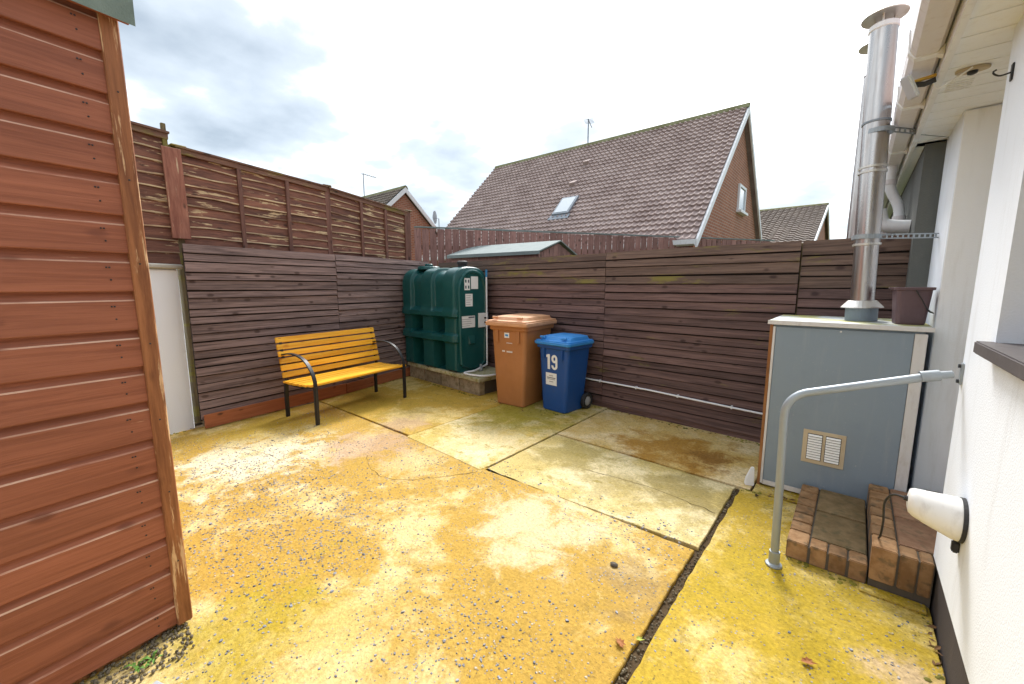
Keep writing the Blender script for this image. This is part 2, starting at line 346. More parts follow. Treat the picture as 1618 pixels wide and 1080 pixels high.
M_FELTPALE = (lambda M: (M.set('Base Color', M.mix(M.noise(M.pos(), 6, 6, .65), (.15,.185,.185), (.27,.305,.30))), M.bump(M.noise(M.pos(), 60, 3), .005, .5), M.m)[2])(Mat('pale_green_felt', .8, 0, .3))
M_GLASS = (lambda M: (M.set('Base Color', (.03,.035,.04)), M.m)[1])(Mat('window_glass', .06, 0, .8))
M_SKYGLASS = (lambda M: (M.set('Base Color', (.42,.48,.53)), M.m)[1])(Mat('rooflight_glass', .1, 0, .9))
M_LEAD = metal('lead_grey', (.24,.27,.31), .5, .3, (.35,.36,.38), .4)
M_YELLOWP = plastic('yellow_bracket', (.62,.36,.04), .5)
M_FLOOD = metal('silver_flood_head', (.72,.76,.80), .3, .5, (.6,.62,.64), .2)
def brick_mat(name, a, b, mort, sc, w_=.215, h_=.065):
    M = Mat(name, .85, 0, .2); tcn = M.n('ShaderNodeTexCoord'); q = M.n('ShaderNodeTexBrick')
    M.t.links.new(tcn.outputs['UV'], q.inputs['Vector']); q.inputs['Color1'].default_value = (*a,1); q.inputs['Color2'].default_value = (*b,1); q.inputs['Mortar'].default_value = (*mort,1)
    q.inputs['Scale'].default_value = 1; q.inputs['Brick Width'].default_value = w_; q.inputs['Row Height'].default_value = h_+.01; q.inputs['Mortar Size'].default_value = .008
    n1 = M.noise(M.pos(), 1.6, 5); M.set('Base Color', M.hsv(q.outputs[0], M.math('ADD', M.math('MULTIPLY', n1, .5), .75))); M.bump(M.math('SUBTRACT', 1.0, q.outputs['Fac']), .01, .5)
    return M.m
M_BRICKWALL = brick_mat('orange_brick_wall', (.40,.165,.095), (.31,.125,.075), (.42,.33,.27), 1)
def tile_mat(name, a, b, am=.25):
    M = Mat(name, .8, 0, .25); n1 = M.noise(M.pos(), 2.0, 5, .6); n2 = M.noise(M.pos(), 30, 3)
    c = M.mix(M.ss(n1, .3, .7), a, b); c = M.hsv(c, M.math('ADD', M.math('MULTIPLY', n2, am*2), 1-am)); c = M.hsv(c, M.math('ADD', M.math('MULTIPLY', M.noise(M.pos(), 5.5, 4, .7), .5), .75))
    c = M.mix(M.math('MULTIPLY', M.ss(M.noise(M.pos(), 14, 4), .66, .74), .3), c, (.34,.33,.24)); M.set('Base Color', c); M.bump(n2, .006, .4); return M.m
M_TILE = tile_mat('brown_roof_tile', (.33,.25,.23), (.44,.35,.325))
M_TILE2 = tile_mat('grey_roof_tile', (.17,.14,.12), (.24,.20,.17))
M_RIDGE = tile_mat('mossy_ridge', (.16,.15,.07), (.24,.24,.13))
def block_paver(name, a, b, c_):
    M = Mat(name, .78, 0, .3); n1 = M.noise(M.obj((1,1,1)), 14, 5, .65); n2 = M.noise(M.pos(), 70, 4, .6)
    c = M.mix(M.ss(n1, .35, .65), a, b); c = M.mix(M.math('MULTIPLY', M.ss(M.noise(M.obj(), 22, 4), .5, .68), .7), c, c_)
    c = M.vary(c, .45); M.set('Base Color', c); M.bump(M.math('ADD', n1, n2), .003, .5); return M.m
M_BRICK = block_paver('step_brick', (.24,.128,.055), (.35,.205,.10), (.11,.08,.045))
M_FLAG = block_paver('step_flag', (.17,.115,.05), (.25,.17,.085), (.11,.095,.045))
M_FLAGRED = block_paver('step_flag_red', (.26,.135,.075), (.33,.19,.11), (.17,.11,.06))
M_MORTAR = render_wall('dark_mortar', (.105,.088,.07), (.19,.16,.12), .5, .004, 60)
M_CBLOCK = block_paver('concrete_block', (.24,.19,.12), (.34,.28,.19), (.15,.12,.06))
M_CSLAB = block_paver('mossy_slab', (.42,.38,.22), (.52,.48,.32), (.24,.24,.04))
M_LEAF = (lambda M: (M.set('Base Color', M.mix(M.noise(M.pos(), 60, 3), (.24,.085,.025), (.42,.17,.05))), M.m)[1])(Mat('dry_leaf', .7))
M_LEAFG = (lambda M: (M.set('Base Color', (.32,.36,.04)), M.m)[1])(Mat('green_leaf', .6))
M_SLATE = render_wall('grey_slate', (.36,.38,.40), (.22,.23,.22), .5, .002, 60)
M_COPING = render_wall('coping_stone', (.42,.40,.35), (.30,.29,.22), .6, .003, 60)

# ------------------------------------------------------------------ ground and yard paving
tag(box('ground', M_FIELD, None, -260, 260, -260, 260, -.5, -.09), kind='structure')
tag(box('yard_soil', M_SOIL, None, -5.6, .40, -3.0, 4.6, -.088, -.022), kind='structure')
yard = bpy.data.objects.new('yard_paving', None); COL.objects.link(yard); tag(yard, kind='structure')
def slab(x0, x1, y0, y1, mat, top=0.0, jit=.006, tilt=0.0, skew=(0,0,0,0)):
    c = [(x0,y0+skew[0]),(x1,y0+skew[1]),(x1,y1+skew[2]),(x0,y1+skew[3])]; pts = []
    for i in range(4):
        a, b = Vector(c[i]), Vector(c[(i+1)%4]); n = max(2, int((b-a).length/.05)); t = (b-a).normalized(); nn = Vector((t.y,-t.x))
        for k in range(n):
            p = a+(b-a)*k/n; pts.append(p - nn*abs(noise.noise((p.x*9,p.y*9,1)))*jit*2.2)
    cx, cy = (x0+x1)/2, (y0+y1)/2
    def ring(z, s): return [(p.x+(cx-p.x)/max(.1,abs(cx-p.x))*s*min(1,abs(cx-p.x)), p.y+(cy-p.y)/max(.1,abs(cy-p.y))*s*min(1,abs(cy-p.y)), z) for p in pts]
    mb = MB().loft([ring(-.07,0), ring(top-.006,0), ring(top-.0015,.003), ring(top,.008)])
    return mb.build('slab', mat, yard)
slab(-4.98, -.553, -2.9, 2.15, M_YARD_D, 0.0, .008, skew=(0,0,.05,.08))
slab(-5.32, -3.165, 2.242, 4.40, M_YARD_A1, .002, .005)
slab(-3.157, -2.115, 2.14, 4.33, M_YARD_A, .0045, .005, skew=(.06,.0,0,0))
slab(-2.103, -.45, 3.135, 4.22, M_YARD_B, .004, .005, skew=(.05,0,0,0))
slab(-2.103, -.540, 2.215, 3.122, M_YARD_C, .000, .005, skew=(-.05,.02,0,.05))
slab(-.515, .372, -2.9, 3.122, M_YARD_E, .003, .007)
slab(-.44, .372, 3.132, 4.14, M_YARD_E, .003, .005)
def crack(pts, w_):
    mb = MB(); pts = smoothcurve([(x,y,0) for x, y in pts], 14); l = []
    for i, p in enumerate(pts):
        t = (pts[min(i+1,len(pts)-1)]-pts[max(i-1,0)]).normalized(); nn = Vector((-t.y,t.x,0)); q = p+nn*noise.noise((p.x*14,p.y*14,3))*.018
        ww = w_*(.35+abs(noise.noise((p.x*9,p.y*9,5)))*2.2); l.append([q-nn*ww+Vector((0,0,.0025)), q+Vector((0,0,.0015)), q+nn*ww+Vector((0,0,.0025))])
    mb.loft(l, caps=False, closed=False).build('crack', M_SOIL, yard)
crack(((-3.05,1.72),(-2.75,1.60),(-2.5,1.62),(-2.28,1.85),(-2.12,2.10)), .0016)
crack(((-4.3,.95),(-3.9,1.15),(-3.5,1.22)), .001)
crack(((-2.1,3.62),(-1.6,3.68),(-1.05,3.66),(-.5,3.58)), .0018)
crack(((-3.16,3.1),(-2.8,3.3),(-2.5,3.28)), .002)
crack(((-1.5,2.68),(-1.0,2.72),(-.56,2.66)), .002)
# loose grit and exposed aggregate set in the concrete
def pebbles():
    mb = MB(); r = random.Random(3); oct_ = [(1,0,0),(.4,.9,0),(-.7,.6,0),(-1,-.2,0),(-.2,-.9,0),(.7,-.7,0)]
    cnt = 0
    while cnt < 6500:
        x, y = r.uniform(-4.7,.3), r.uniform(-.1,2.4)
        if abs(x+.535) < .03: continue
        d = noise.noise((x*1.1+4, y*1.1, 0))*.6+.30
        for cx, cy, rr, a in ((-2.45,.92,.85,1.3),(-3.7,.85,.5,.8),(-1.0,1.05,.5,.45),(-3.3,1.75,.3,.5)):
            d += a*max(0, 1-math.hypot(x-cx, y-cy)/rr)
        d *= .75 if x > -.5 else 1
        if r.random() > d*d*1.1: continue
        s = r.uniform(.003,.0085)*(1.5 if r.random() < .06 else 1); a0 = r.uniform(0,6.28); st = r.uniform(.55,1); h = s*r.uniform(.25,.55)
        b = len(mb.v)
        for zz, k in ((-.002,1.0),(h,.62)):
            for ox, oy, _ in oct_:
                q = k*s*r.uniform(.8,1.15); px, py = ox*q, oy*q*st
                mb.v.append((x+px*math.cos(a0)-py*math.sin(a0), y+px*math.sin(a0)+py*math.cos(a0), zz+.003*(x>-.5)))
        mb.f += [tuple(b+6+i for i in range(6))] + [(b+i, b+(i+1)%6, b+6+(i+1)%6, b+6+i) for i in range(6)]
        cnt += 1
    tag(mb.build('aggregate_stones', M_STONE), 'small grey blue stones exposed in the ochre concrete', 'stones', kind='stuff')
pebbles()
def gravel():
    mb = MB(); r = random.Random(5)
    for i in range(900):
        if i < 450: x, y, z = r.uniform(-.551,-.518), r.uniform(-.6,3.08), r.uniform(-.022,-.012)
        else: x, y, z = r.uniform(-2.14,-1.86), r.uniform(-.1,.30), r.uniform(.0,.012)
        s = r.uniform(.003,.007)*(1 if i < 450 else 1.3); mb.loft([[(x+s*k*math.cos(a+i)*r.uniform(.7,1.1), y+s*k*math.sin(a+i)*.8, z+zz*s) for a in (0,1.26,2.5,3.8,5.0)] for zz, k in ((-.3,.9),(.5,.95),(.9,.4))])
    tag(mb.build('joint_grit', tile_mat('joint_grit', (.06,.045,.03), (.26,.22,.15))), 'dark grit lying in the gully and below the shed', 'grit', kind='stuff')
gravel()

def edge_litter():
    mb = MB(); r = random.Random(11); ms = MB()
    lines = (((-4.93,1.05),(-5.12,2.6),.05),((-5.12,2.6),(-5.3,3.7),.05),((-3.55,4.25),(-.47,4.12),.05),((-3.62,3.60),(-5.2,3.75),.03),((-3.4,3.58),(-2.25,3.68),.10),((.345,-.4),(.355,2.4),.025),((-.16,2.425),(.36,2.40),.03),((-.50,3.1),(.30,3.22),.03),((-4.9,.75),(-4.95,1.0),.04))
    for (x0,y0),(x1,y1),w_ in lines:
        L_ = math.hypot(x1-x0, y1-y0)
        for k in range(int(L_*75)):
            t = r.random(); q = r.gauss(0, w_*.5); x, y = x0+(x1-x0)*t+q*(y0-y1)/L_, y0+(y1-y0)*t+q*(x1-x0)/L_
            s_ = r.uniform(.003,.011); a0 = r.uniform(0,6.28)
            if noise.noise((x*3,y*3,9)) > -.05:
                ms.loft([[(x+s_*1.5*kk*math.cos(a+a0)*r.uniform(.7,1.2), y+s_*1.5*kk*math.sin(a+a0)*r.uniform(.7,1.2), .003+zz*s_) for a in (0,1.05,2.1,3.14,4.2,5.2)] for zz, kk in ((0,1.0),(.3,.8),(.5,.35))])
            elif r.random() < .6:
                c_, n_ = math.cos(a0), math.sin(a0); b = len(mb.v); l = s_*2.2; z = .005
                mb.v += [(x-c_*l,y-n_*l,z),(x-n_*l*.3,y+c_*l*.3,z+l*.25),(x+c_*l,y+n_*l,z+l*.1),(x+n_*l*.3,y-c_*l*.3,z)]; mb.f.append((b,b+1,b+2,b+3))
    tag(mb.build('leaf_litter', tile_mat('leaf_litter', (.10,.05,.02), (.26,.14,.06))), 'brown leaf scraps gathered along the fence and wall bases', 'litter', kind='stuff')
    tag(ms.build('moss_clumps', tile_mat('moss_clumps', (.10,.095,.012), (.24,.21,.03))), 'low green moss clumps along the fence and wall bases', 'moss', kind='stuff')
edge_litter()

# ------------------------------------------------------------------ boards
def board_ab(name, mat, parent, a, b, h, t=.018, lean=.012, wav=0.0, seed=0, out=1, edge=None, bow=0.0, nseg=None):
    """feather-edge board: a, b = lower outer ends (world); local X along, Y outwards (towards -normal), Z up"""
    a, b = Vector(a), Vector(b); L = (b-a).length; ang = math.atan2(b.y-a.y, b.x-a.x); pit = -math.atan2(b.z-a.z, math.hypot(b.x-a.x, b.y-a.y))
    n = nseg or (max(2, int(L/.09)) if wav else 4); secs = []
    for i in range(n+1):
        x = L*i/n; lo = noise.noise((x*2.7+seed*9.1, seed, .3))*wav; lo2 = noise.noise((x*3.5+seed*5.3, seed, 7.3))*wav*.25; bo = bow*math.sin(math.pi*i/n)
        y0 = out*bo
        secs.append([(x,y0,lo),(x,y0+out*t,lo+.0),(x,y0+out*t,lo+(.004 if edge is None else .010+abs(noise.noise((x*6,seed,2)))*.012)),(x,y0+out*(t-lean),h+lo2),(x,y0,h+lo2)])
    o = MB().loft(secs).build(name, mat, parent, a, (0, pit, ang))
    if edge is not None:
        o.data.materials.append(edge)
        for k in range(n):
            for j in (0, 1): o.data.polygons[k*5+j].material_index = 1
    return o
def child_world(o, parent): # keep world placement under an unrotated parent
    o.parent = parent; o.location = o.location - parent.location
def fence_panel(parent, mat, A, B, zs, out, seed, wavy=.002, tk=.02, hover=.024):
    for i in range(len(zs)-1):
        zt, zb = zs[i], zs[i+1]; jz = rng.uniform(-.004,.004); jz2 = rng.uniform(-.004,.004)
        gp = rng.uniform(.008,.015)
        board_ab('plank', W_BACKTOP if mat is W_BACK and i < 4 else mat, parent, (A[0],A[1],zb+jz), (B[0],B[1],zb+jz2), zt-zb-gp, tk+rng.uniform(-.003,.006), tk*.55, wavy, seed+i*1.7, out, bow=rng.uniform(0,.006))
    dx, dy = B[0]-A[0], B[1]-A[1]; l = math.hypot(dx, dy); nx, ny = -dy/l*out, dx/l*out
    board_ab('gap_shade_sheet', W_GAPSHADE, parent, (A[0]-nx*.022,A[1]-ny*.022,zs[-1]-.02), (B[0]-nx*.022,B[1]-ny*.022,zs[-1]-.02), zs[0]-zs[-1]-.03, .012, 0, 0, 0, out)  # added sheet: stops light through the board gaps and paints their shade
# left boarded fence along X ~ -4.9 .. -5.3
ld = (math.cos(R(97.1)), math.sin(R(97.1)))
def LP(s, off=0.0): return (-4.869 + ld[0]*s - ld[1]*off, 1.0 + ld[1]*s + ld[0]*off)   # off > 0 goes behind (-X)
fl = thing('boarded_fence', 'brown weathered horizontal board fence behind the yellow bench', 'fence')
zsL = [1.825,1.734,1.656,1.556,1.479,1.378,1.306,1.198,1.125,1.052,.954,.874,.788,.707,.626,.538,.456,.373,.284,.201,.10]
zsL2 = [1.822,1.742,1.672,1.592,1.512,1.432,1.356,1.27,1.19,1.11,1.03,.95,.87,.79,.705,.625,.54,.455,.37,.285,.20,.10]
fence_panel(fl, W_LEFT, LP(.02,.03), LP(1.60,.03), zsL, -1, 1, .004)
fence_panel(fl, W_LEFT, LP(1.605,.03), LP(3.42,.20), zsL2, -1, 50, .003)
a = LP(.03,-.012); board_ab('kickboard', W_KICK, fl, (*a,.012), (*LP(1.62,-.012),.012), .135, .02, .001, .001, 3, -1)
a = LP(1.63,-.012); board_ab('kickboard', W_KICK, fl, (*a,.012), (*LP(3.3,.15),.012), .13, .02, .001, .001, 4, -1)
for s in (.1, 1.6, 3.3):
    a = LP(s, .10 if s < 3 else .28); box('post', W_POST, fl, -.035,.035,-.035,.035,0,1.80, .004, (*a,0), (0,0,R(7)))
# back boarded fence along Y ~ 4.35 .. 4.1
bd = (math.cos(R(-3.13)), math.sin(R(-3.13)))
def BP(x, off=0.0): s = (x+2.156)/bd[0]; return (x - bd[1]*off, 4.24 + bd[1]*s + bd[0]*off)
fb = thing('boarded_fence', 'dark plum horizontal board fence behind the tank and wheelie bins', 'fence')
zsB = [1.793,1.704,1.625,1.529,1.441,1.356,1.27,1.189,1.105,1.027,.946,.866,.785,.705,.624,.55,.461,.379,.304,.229,.146,.06]
fence_panel(fb, W_BACK, BP(-5.28,.02), BP(-2.19,.02), [z+.004 for z in zsB], -1, 101, .003)
fence_panel(fb, W_BACK, BP(-2.185,.02), BP(-.385,.02), zsB, -1, 141, .003)
zsB3 = [1.79,1.665,1.585,1.50,1.405,1.32,1.245,1.15,1.07,.99,.9,.8,.7,.6,.5,.4,.3,.2,.1]
fence_panel(fb, W_BACK, BP(-.375,.035), BP(.33,.035), zsB3, -1, 191, .005)
board_ab('gravel_board', W_BACK, fb, (*BP(-5.2,.03),-.01), (*BP(.3,.03),-.01), .075, .015, .0, .003, 8, -1)
for x in (-5.2,-3.7,-2.187,-.38,.28):
    box('post', W_POST, fb, -.035,.035,-.03,.03,0,1.77, .004, (*BP(x,.09),0), (0,0,R(-3.1)))
# white pipe clipped to the back fence
pp = thing('white_pipe', 'thin white pipe clipped low along the plum fence', 'pipe')
MB().tube([(*BP(x,-.028), z) for x, z in ((-3.3,.335),(-2.3,.322),(-1.6,.318),(-1.0,.30),(-.40,.285))], .0095, 8).build('tube', M_PVC, pp, smooth=True)
for x, z in ((-2.2,.322),(-1.75,.319),(-1.3,.309),(-.8,.296)):
    box('clip', M_PVC, pp, -.008,.008,-.014,.02,-.014,.014, .002, (*BP(x,-.026), z))

# ------------------------------------------------------------------ tall peeling lap fence behind the left fence
ud = ld
def UP(y, off=0.0): s = (y-1.0)/ud[1]; return (-5.15+ud[0]*s-ud[1]*off, y+ud[0]*off)
def lap_panel(label, y0, y1, zt0, zt1, zb, battens, seed, nb=10):
    P = thing('lap_fence_panel', label, 'fence panel', (*UP(y0),0))
    L = (zt0+zt1)/2-zb; hb = L/nb
    for i in range(nb):
        f0, f1 = zb+(zt0-.035-zb)*i/nb, zb+(zt1-.035-zb)*i/nb
        o = board_ab('lap_board', W_LAP, None, (*UP(y0,.0),f0), (*UP(y1,.0),f1), hb+.022, .021, .017, .016, seed+i*3.1, -1, edge=W_LAPEDGE, bow=rng.uniform(-.004,.004)); child_world(o, P)
    o = board_ab('rail', W_RAIL, None, (*UP(y0,-.012),zt0-.05), (*UP(y1,-.012),zt1-.05), .05, .028, .0, .002, seed, -1); child_world(o, P)
    o = board_ab('capping', W_RAIL, None, (*UP(y0-.01,.03),zt0+.001), (*UP(y1+.01,.03),zt1+.001), .018, .085, .0, .002, seed+2, -1); child_world(o, P)
    for y in battens:
        t = (y-y0)/(y1-y0); zt = zt0+(zt1-zt0)*t
        o = box('batten', W_BATTEN, None, -.014,.014,-.02,.02,zb-.02,zt-.052,.003,(*UP(y,-.03),0),(0,0,R(7.1))); child_world(o, P)
    return P
lap_panel('peeling brown lap fence panel above the white pier', -.6, 1.035, 2.90, 2.84, 1.62, (.1,), 3, 10)
lap_panel('peeling brown lap fence panel right of the red-brown post board', 1.09, 2.64, 2.735, 2.665, 1.80, (1.625,2.135), 31, 9)
lap_panel('peeling brown lap fence panel ending at the vertical paling fence', 2.68, 3.99, 2.658, 2.545, 1.78, (3.15,3.57,3.955), 61, 10)
box('retaining_wall', M_COPING, None, -6.2,-5.72,-1.5,5.0,0,1.0); tag(bpy.data.objects['retaining_wall'], kind='structure')
for y, zt, lab in ((2.66,2.68,'grey fence post between the two long lap panels'),(4.03,2.57,'fence post at the far end of the lap fence')):
    P = thing('fence_post', lab, 'post', (*UP(y,.01),0)); box('shaft', W_BATTEN, P, -.035,.035,-.035,.035,0,zt,.004); box('cap', W_POST, P, -.055,.055,-.055,.055,zt+.001,zt+.022,.006)
P = thing('fence_post', 'mossy leaning fence post with wide red-brown face board', 'post', (*UP(1.07,.03),0), R(7))
box('shaft', W_POST, P, -.04,.04,-.045,.045,0,2.74,.006); box('cap', W_POST, P, -.06,.07,-.02,.11,2.742,2.765,.008)
o = box('face_board', W_REDPOST, P, -.012,.012,-.075,.075,0,.84,.003,(.085,-.015,1.875),(R(1.0),0,0))
MB().box(-.015,.015,-.018,.018,2.4,2.93).build('stake', W_POST, P, (.05,-.060,0), bevel=.003)
# white rendered pier with coping
P = thing('rendered_pier', 'white rendered wall pier with thin grey coping beside the shed', 'wall', (-4.90,.70,0), R(23))
box('pier', M_WHITE, P, -.42,.0,-.75,.315,-.02,1.575,.012)
box('coping', M_COPING, P, -.46,.035,-.79,.345,1.576,1.622,.012)

# ------------------------------------------------------------------ timber shed at the left
sh_c = Vector((-2.071,.319)); sh_a = R(98)
sh = thing('timber_shed', 'red-brown shiplap timber shed with green felt roof edge', 'shed', (sh_c.x, sh_c.y, 0), sh_a)
sh.rotation_euler = (R(-.9), 0, sh_a)
# local: +X along the wall away from the camera, +Y to the left (inside), so the outer face looks to -Y
zsS = [.03,.141,.287,.416,.547,.691,.829,.979,1.117,1.256,1.399,1.537,1.672,1.814,1.952,2.086,2.226,2.36]
for i in range(len(zsS)-1):
    z0, h = zsS[i], zsS[i+1]-zsS[i]; n = 26; secs = []; L = 2.6
    for k in range(n+1):
        x = -L+L*k/n-.052; wv = noise.noise((x*2, i*3.3, 0))*.0016
        secs.append([(x,0,0),(x,-.0225,.000),(x,-.024,.003),(x,-.0205+wv,h-.036),(x,-.0170,h-.0305),(x,-.0085,h-.018),(x,-.004,h-.006),(x,-.003,h+.004),(x,0,h+.004)])
    o = MB().loft(secs).build('plank', W_SHED, sh, (0,0,z0))
    o.data.materials.append(W_WORNSHEEN)
    for k in range(n): o.data.polygons[k*9+3].material_index = 1  # painted highlight strip along the top arris
box('corner_post', W_CORNER, sh, -.052,.0,-.032,.03,.02,2.372,.004)
box('side_wall', W_SHED, sh, -.0,.012,.031,1.8,.05,2.42)
box('inner_frame', W_BATTEN, sh, -2.6,-.06,.001,.04,.03,2.30)
box('base_bearer', W_TIMBER, sh, -2.6,-.05,.0,.05,-.01,.03,.002)
mb = MB()
for i in range(len(zsS)-1):
    for x in (-.11,-.118,-.62,-1.2):
        for q in (.3,.62):
            if x == -.118 and q == .3: continue
            z = zsS[i]+(zsS[i+1]-zsS[i])*q
            mb.lathe([(.0032,0),(.0028,.0012)], (0,0,0), 7); 
            for j in range(len(mb.v)-14, len(mb.v)):
                vx, vy, vz = mb.v[j]; mb.v[j] = (x+rng.uniform(-.0002,.0002)+vx, -.0236-vz, z+vy)
for q in range(7):
    z = .3+q*.3; mb.lathe([(.0035,0),(.003,.0012)], (0,0,0), 7)
    for j in range(len(mb.v)-14, len(mb.v)): vx, vy, vz = mb.v[j]; mb.v[j] = (-.026+vx, -.0322-vz, z+vy)
tag(mb.build('nail_heads', M_BLACK, sh), kind='stuff')
rf = MB().loft([[(-2.7,-.06,2.335),(-2.7,-.068,2.33),(-2.7,-.072,2.43),(-2.7,.9,2.70),(-2.7,.9,2.68),(-2.7,-.055,2.42)],[(.035,-.06,2.335),(.035,-.068,2.33),(.035,-.072,2.43),(.035,.9,2.70),(.035,.9,2.68),(.035,-.055,2.42)]]).build('roof_felt', M_FELT, sh)
box('fascia', W_SHED, sh, -2.68,.025,-.050,-.035,2.34,2.41)
# grey slate offcut and a weed at the shed foot
P = thing('paving_offcut', 'grey slate paving offcut lying by the shed foot', 'paving stone', (-1.70,.14,.004), R(20)); box('stone', M_SLATE, P, -.09,.07,-.12,.06,0,.014,.003)
mb = MB()
for k in range(16):
    a = k*2.4; l = rng.uniform(.02,.045); cx, cy = -1.93+rng.uniform(-.025,.025), .15+rng.uniform(-.03,.03)
    mb.v += [(cx,cy,.004),(cx+l*.5*math.cos(a)-.006*math.sin(a),cy+l*.5*math.sin(a)+.006*math.cos(a),l*.7),(cx+l*math.cos(a),cy+l*math.sin(a),l*.6),(cx+l*.5*math.cos(a)+.006*math.sin(a),cy+l*.5*math.sin(a)-.006*math.cos(a),l*.7)]; mb.f.append(tuple(len(mb.v)-4+i for i in range(4)))
tag(mb.build('weed', (lambda M: (M.set('Base Color', (.09,.20,.025)), M.m)[1])(Mat('weed_green', .6))), 'small green weed sprouting at the shed foot', 'plant')

# ------------------------------------------------------------------ bench
bn = thing('park_bench', 'yellow slatted bench with black steel legs and curved arms', 'bench', (-4.12,1.815,0), R(98.6))
# local: X along the bench, Y to the back (world -X), front at Y=0
BL = 1.205
for sx in (0.0, BL):
    MB().box(-.02,.02,-.008,.024,0,.40).build('leg', M_BLACK, bn, (sx,0,0), bevel=.006)
    MB().loft([[(-.02,y-.014,z),(.02,y-.014,z),(.02,y+.014,z),(-.02,y+.014,z)] for y, z in ((.545,0),(.545,.20),(.53,.40))]).build('leg', M_BLACK, bn, (sx,0,0), bevel=.004)
    MB().loft([[(-.016,y,z-.012),(.016,y,z-.012),(.016,y,z+.012),(-.016,y,z+.012)] for y, z in ((.0,.392),(.15,.380),(.35,.372),(.53,.385))]).build('seat_rail', M_BLACK, bn, (sx,0,0))
    MB().loft([[(-.014,y-.011,z),(.014,y-.011,z),(.014,y+.011,z),(-.014,y+.011,z)] for y, z in ((.51,.38),(.53,.50),(.56,.66),(.605,.86))]).build('back_upright', M_BLACK, bn, (sx,0,0))
    arc = smoothcurve([(0,.555,.685),(0,.44,.705),(0,.30,.700),(0,.16,.655),(0,.06,.56),(0,.012,.46),(0,.005,.37)], 6); secs = []
    for i, p in enumerate(arc):
        t = (arc[min(i+1,len(arc)-1)]-arc[max(i-1,0)]).normalized(); nn = Vector((0,-t.z,t.y))
        secs.append([p+Vector((-.02,0,0))-nn*.007, p+Vector((.02,0,0))-nn*.007, p+Vector((.02,0,0))+nn*.007, p+Vector((-.02,0,0))+nn*.007])
    MB().loft(secs).build('armrest', M_BLACK, bn, (sx,0,0), bevel=.003)
for y, z, tl in ((.045,.412,4),(.135,.403,0),(.225,.397,0),(.315,.394,0),(.405,.394,0),(.480,.398,0)):
    MB().box(-.045,BL+.045,-.0355,.0355,-.011,.011).build('seat_slat', W_YELLOW, bn, (0,y,z), (R(-tl),0,0), bevel=.004)
for k in range(6):
    z = .470+k*.074; y = .505+.105*((z-.40)/.45)
    MB().box(-.045,BL+.045,-.010,.010,-.030,.030).build('back_slat', W_YELLOW, bn, (0,y-.008,z), (R(-13),0,0), bevel=.004)
MB().box(-.012,.012,0,.5,-.02,-.008).build('centre_strap', M_BLACK, bn, (BL/2,.02,.385))
MB().loft([[(BL/2-.012,y-.004,z),(BL/2+.012,y-.004,z),(BL/2+.012,y+.004,z),(BL/2-.012,y+.004,z)] for y, z in ((.52,.39),(.62,.86))]).build('back_strap', M_BLACK, bn)

# ------------------------------------------------------------------ oil tank and its base
tb = thing('tank_base', 'low block-built base with mossy concrete slab under the green tank', 'plinth')
def quadp(a, b, t): return (a[0]+(b[0]-a[0])*t, a[1]+(b[1]-a[1])*t)
A_, B_ = (-5.29,3.80), (-3.63,3.67)
L = math.hypot(B_[0]-A_[0], B_[1]-A_[1]); ang = math.atan2(B_[1]-A_[1], B_[0]-A_[0])
for k in range(4):
    s0 = L*k/4; MB().box(.004,L/4-.004,0,.10,0,.185).build('block', M_CBLOCK, tb, (A_[0]+math.cos(ang)*s0, A_[1]+math.sin(ang)*s0, .0), (0,0,ang), bevel=.006)
box('core', M_MORTAR, tb, .02,L-.03,.012,.55,-.01,.183,0,(A_[0],A_[1],0),(0,0,ang))
for k in range(3):
    s0 = (L+.05)*k/3-.02; MB().box(.003,(L+.05)/3-.003,-.03,.62,0,.052).build('slab', M_CSLAB, tb, (A_[0]+math.cos(ang)*s0, A_[1]+math.sin(ang)*s0, .1865), (0,0,ang), bevel=.007)
TX0, TX1, TYF, TD, TH, TZ = -5.31, -4.05, 3.705, .62, 1.435, .240
tk = thing('oil_tank', 'dark green ribbed plastic oil tank standing on the block base', 'tank', (TX0, TYF, TZ), R(-2))
TL = TX1-TX0
def tprof(ins=0.0):   # ring of (y, z, ny, nz): flat sides, arched top
    pts = []; r = TD/2-.015
    zt_ = TH-.27; nz_ = 40; ex = 2/2.7
    for k in range(nz_+1): pts.append((0, .03+(zt_-.03)*k/nz_, -1, 0))
    for k in range(1, 20):
        a = math.pi*k/20; c_, s_ = math.cos(a), math.sin(a); sg = 1 if c_ >= 0 else -1
        pts.append((TD/2-sg*abs(c_)**ex*TD/2, zt_+s_**ex*.27, -c_, s_))
    for k in range(nz_+1): pts.append((TD, zt_-(zt_-.03)*k/nz_, 1, 0))
    for k in range(1, 8): pts.append((TD-TD*k/8, .0 if 0 < k < 8 else .03, 0, -1))
    return pts
prof = tprof()
def sst(a, b, x): t = max(0, min(1, (x-a)/(b-a))); return t*t*(3-2*t)
def inset(u, z, ny):
    f = u*5; d = 0.0; c = f % 2
    inr = sst(.0,.10,c-1.0+.05)*sst(.0,.10,2.0-c+.05) if c > .9 else 0.0
    b1, b2 = .80, .47
    band = max(sst(b1-.06,b1-.045,z)*sst(b1+.06,b1+.045,z), sst(b2-.065,b2-.05,z)*sst(b2+.055,b2+.04,z))
    if z > b1: d = .060*inr
    elif z > b2: d = .22*inr+.02
    else: d = .22*inr*sst(.44,.38,z)+.02
    d = d*(1-band) - .022*band
    if abs(ny) < .99: d = .050*inr
    return d
us = sorted(set([i/50 for i in range(51)] + [k/5+e_ for k in range(1,5) for e_ in (-.012,-.004,.004,.012)])); secs = []
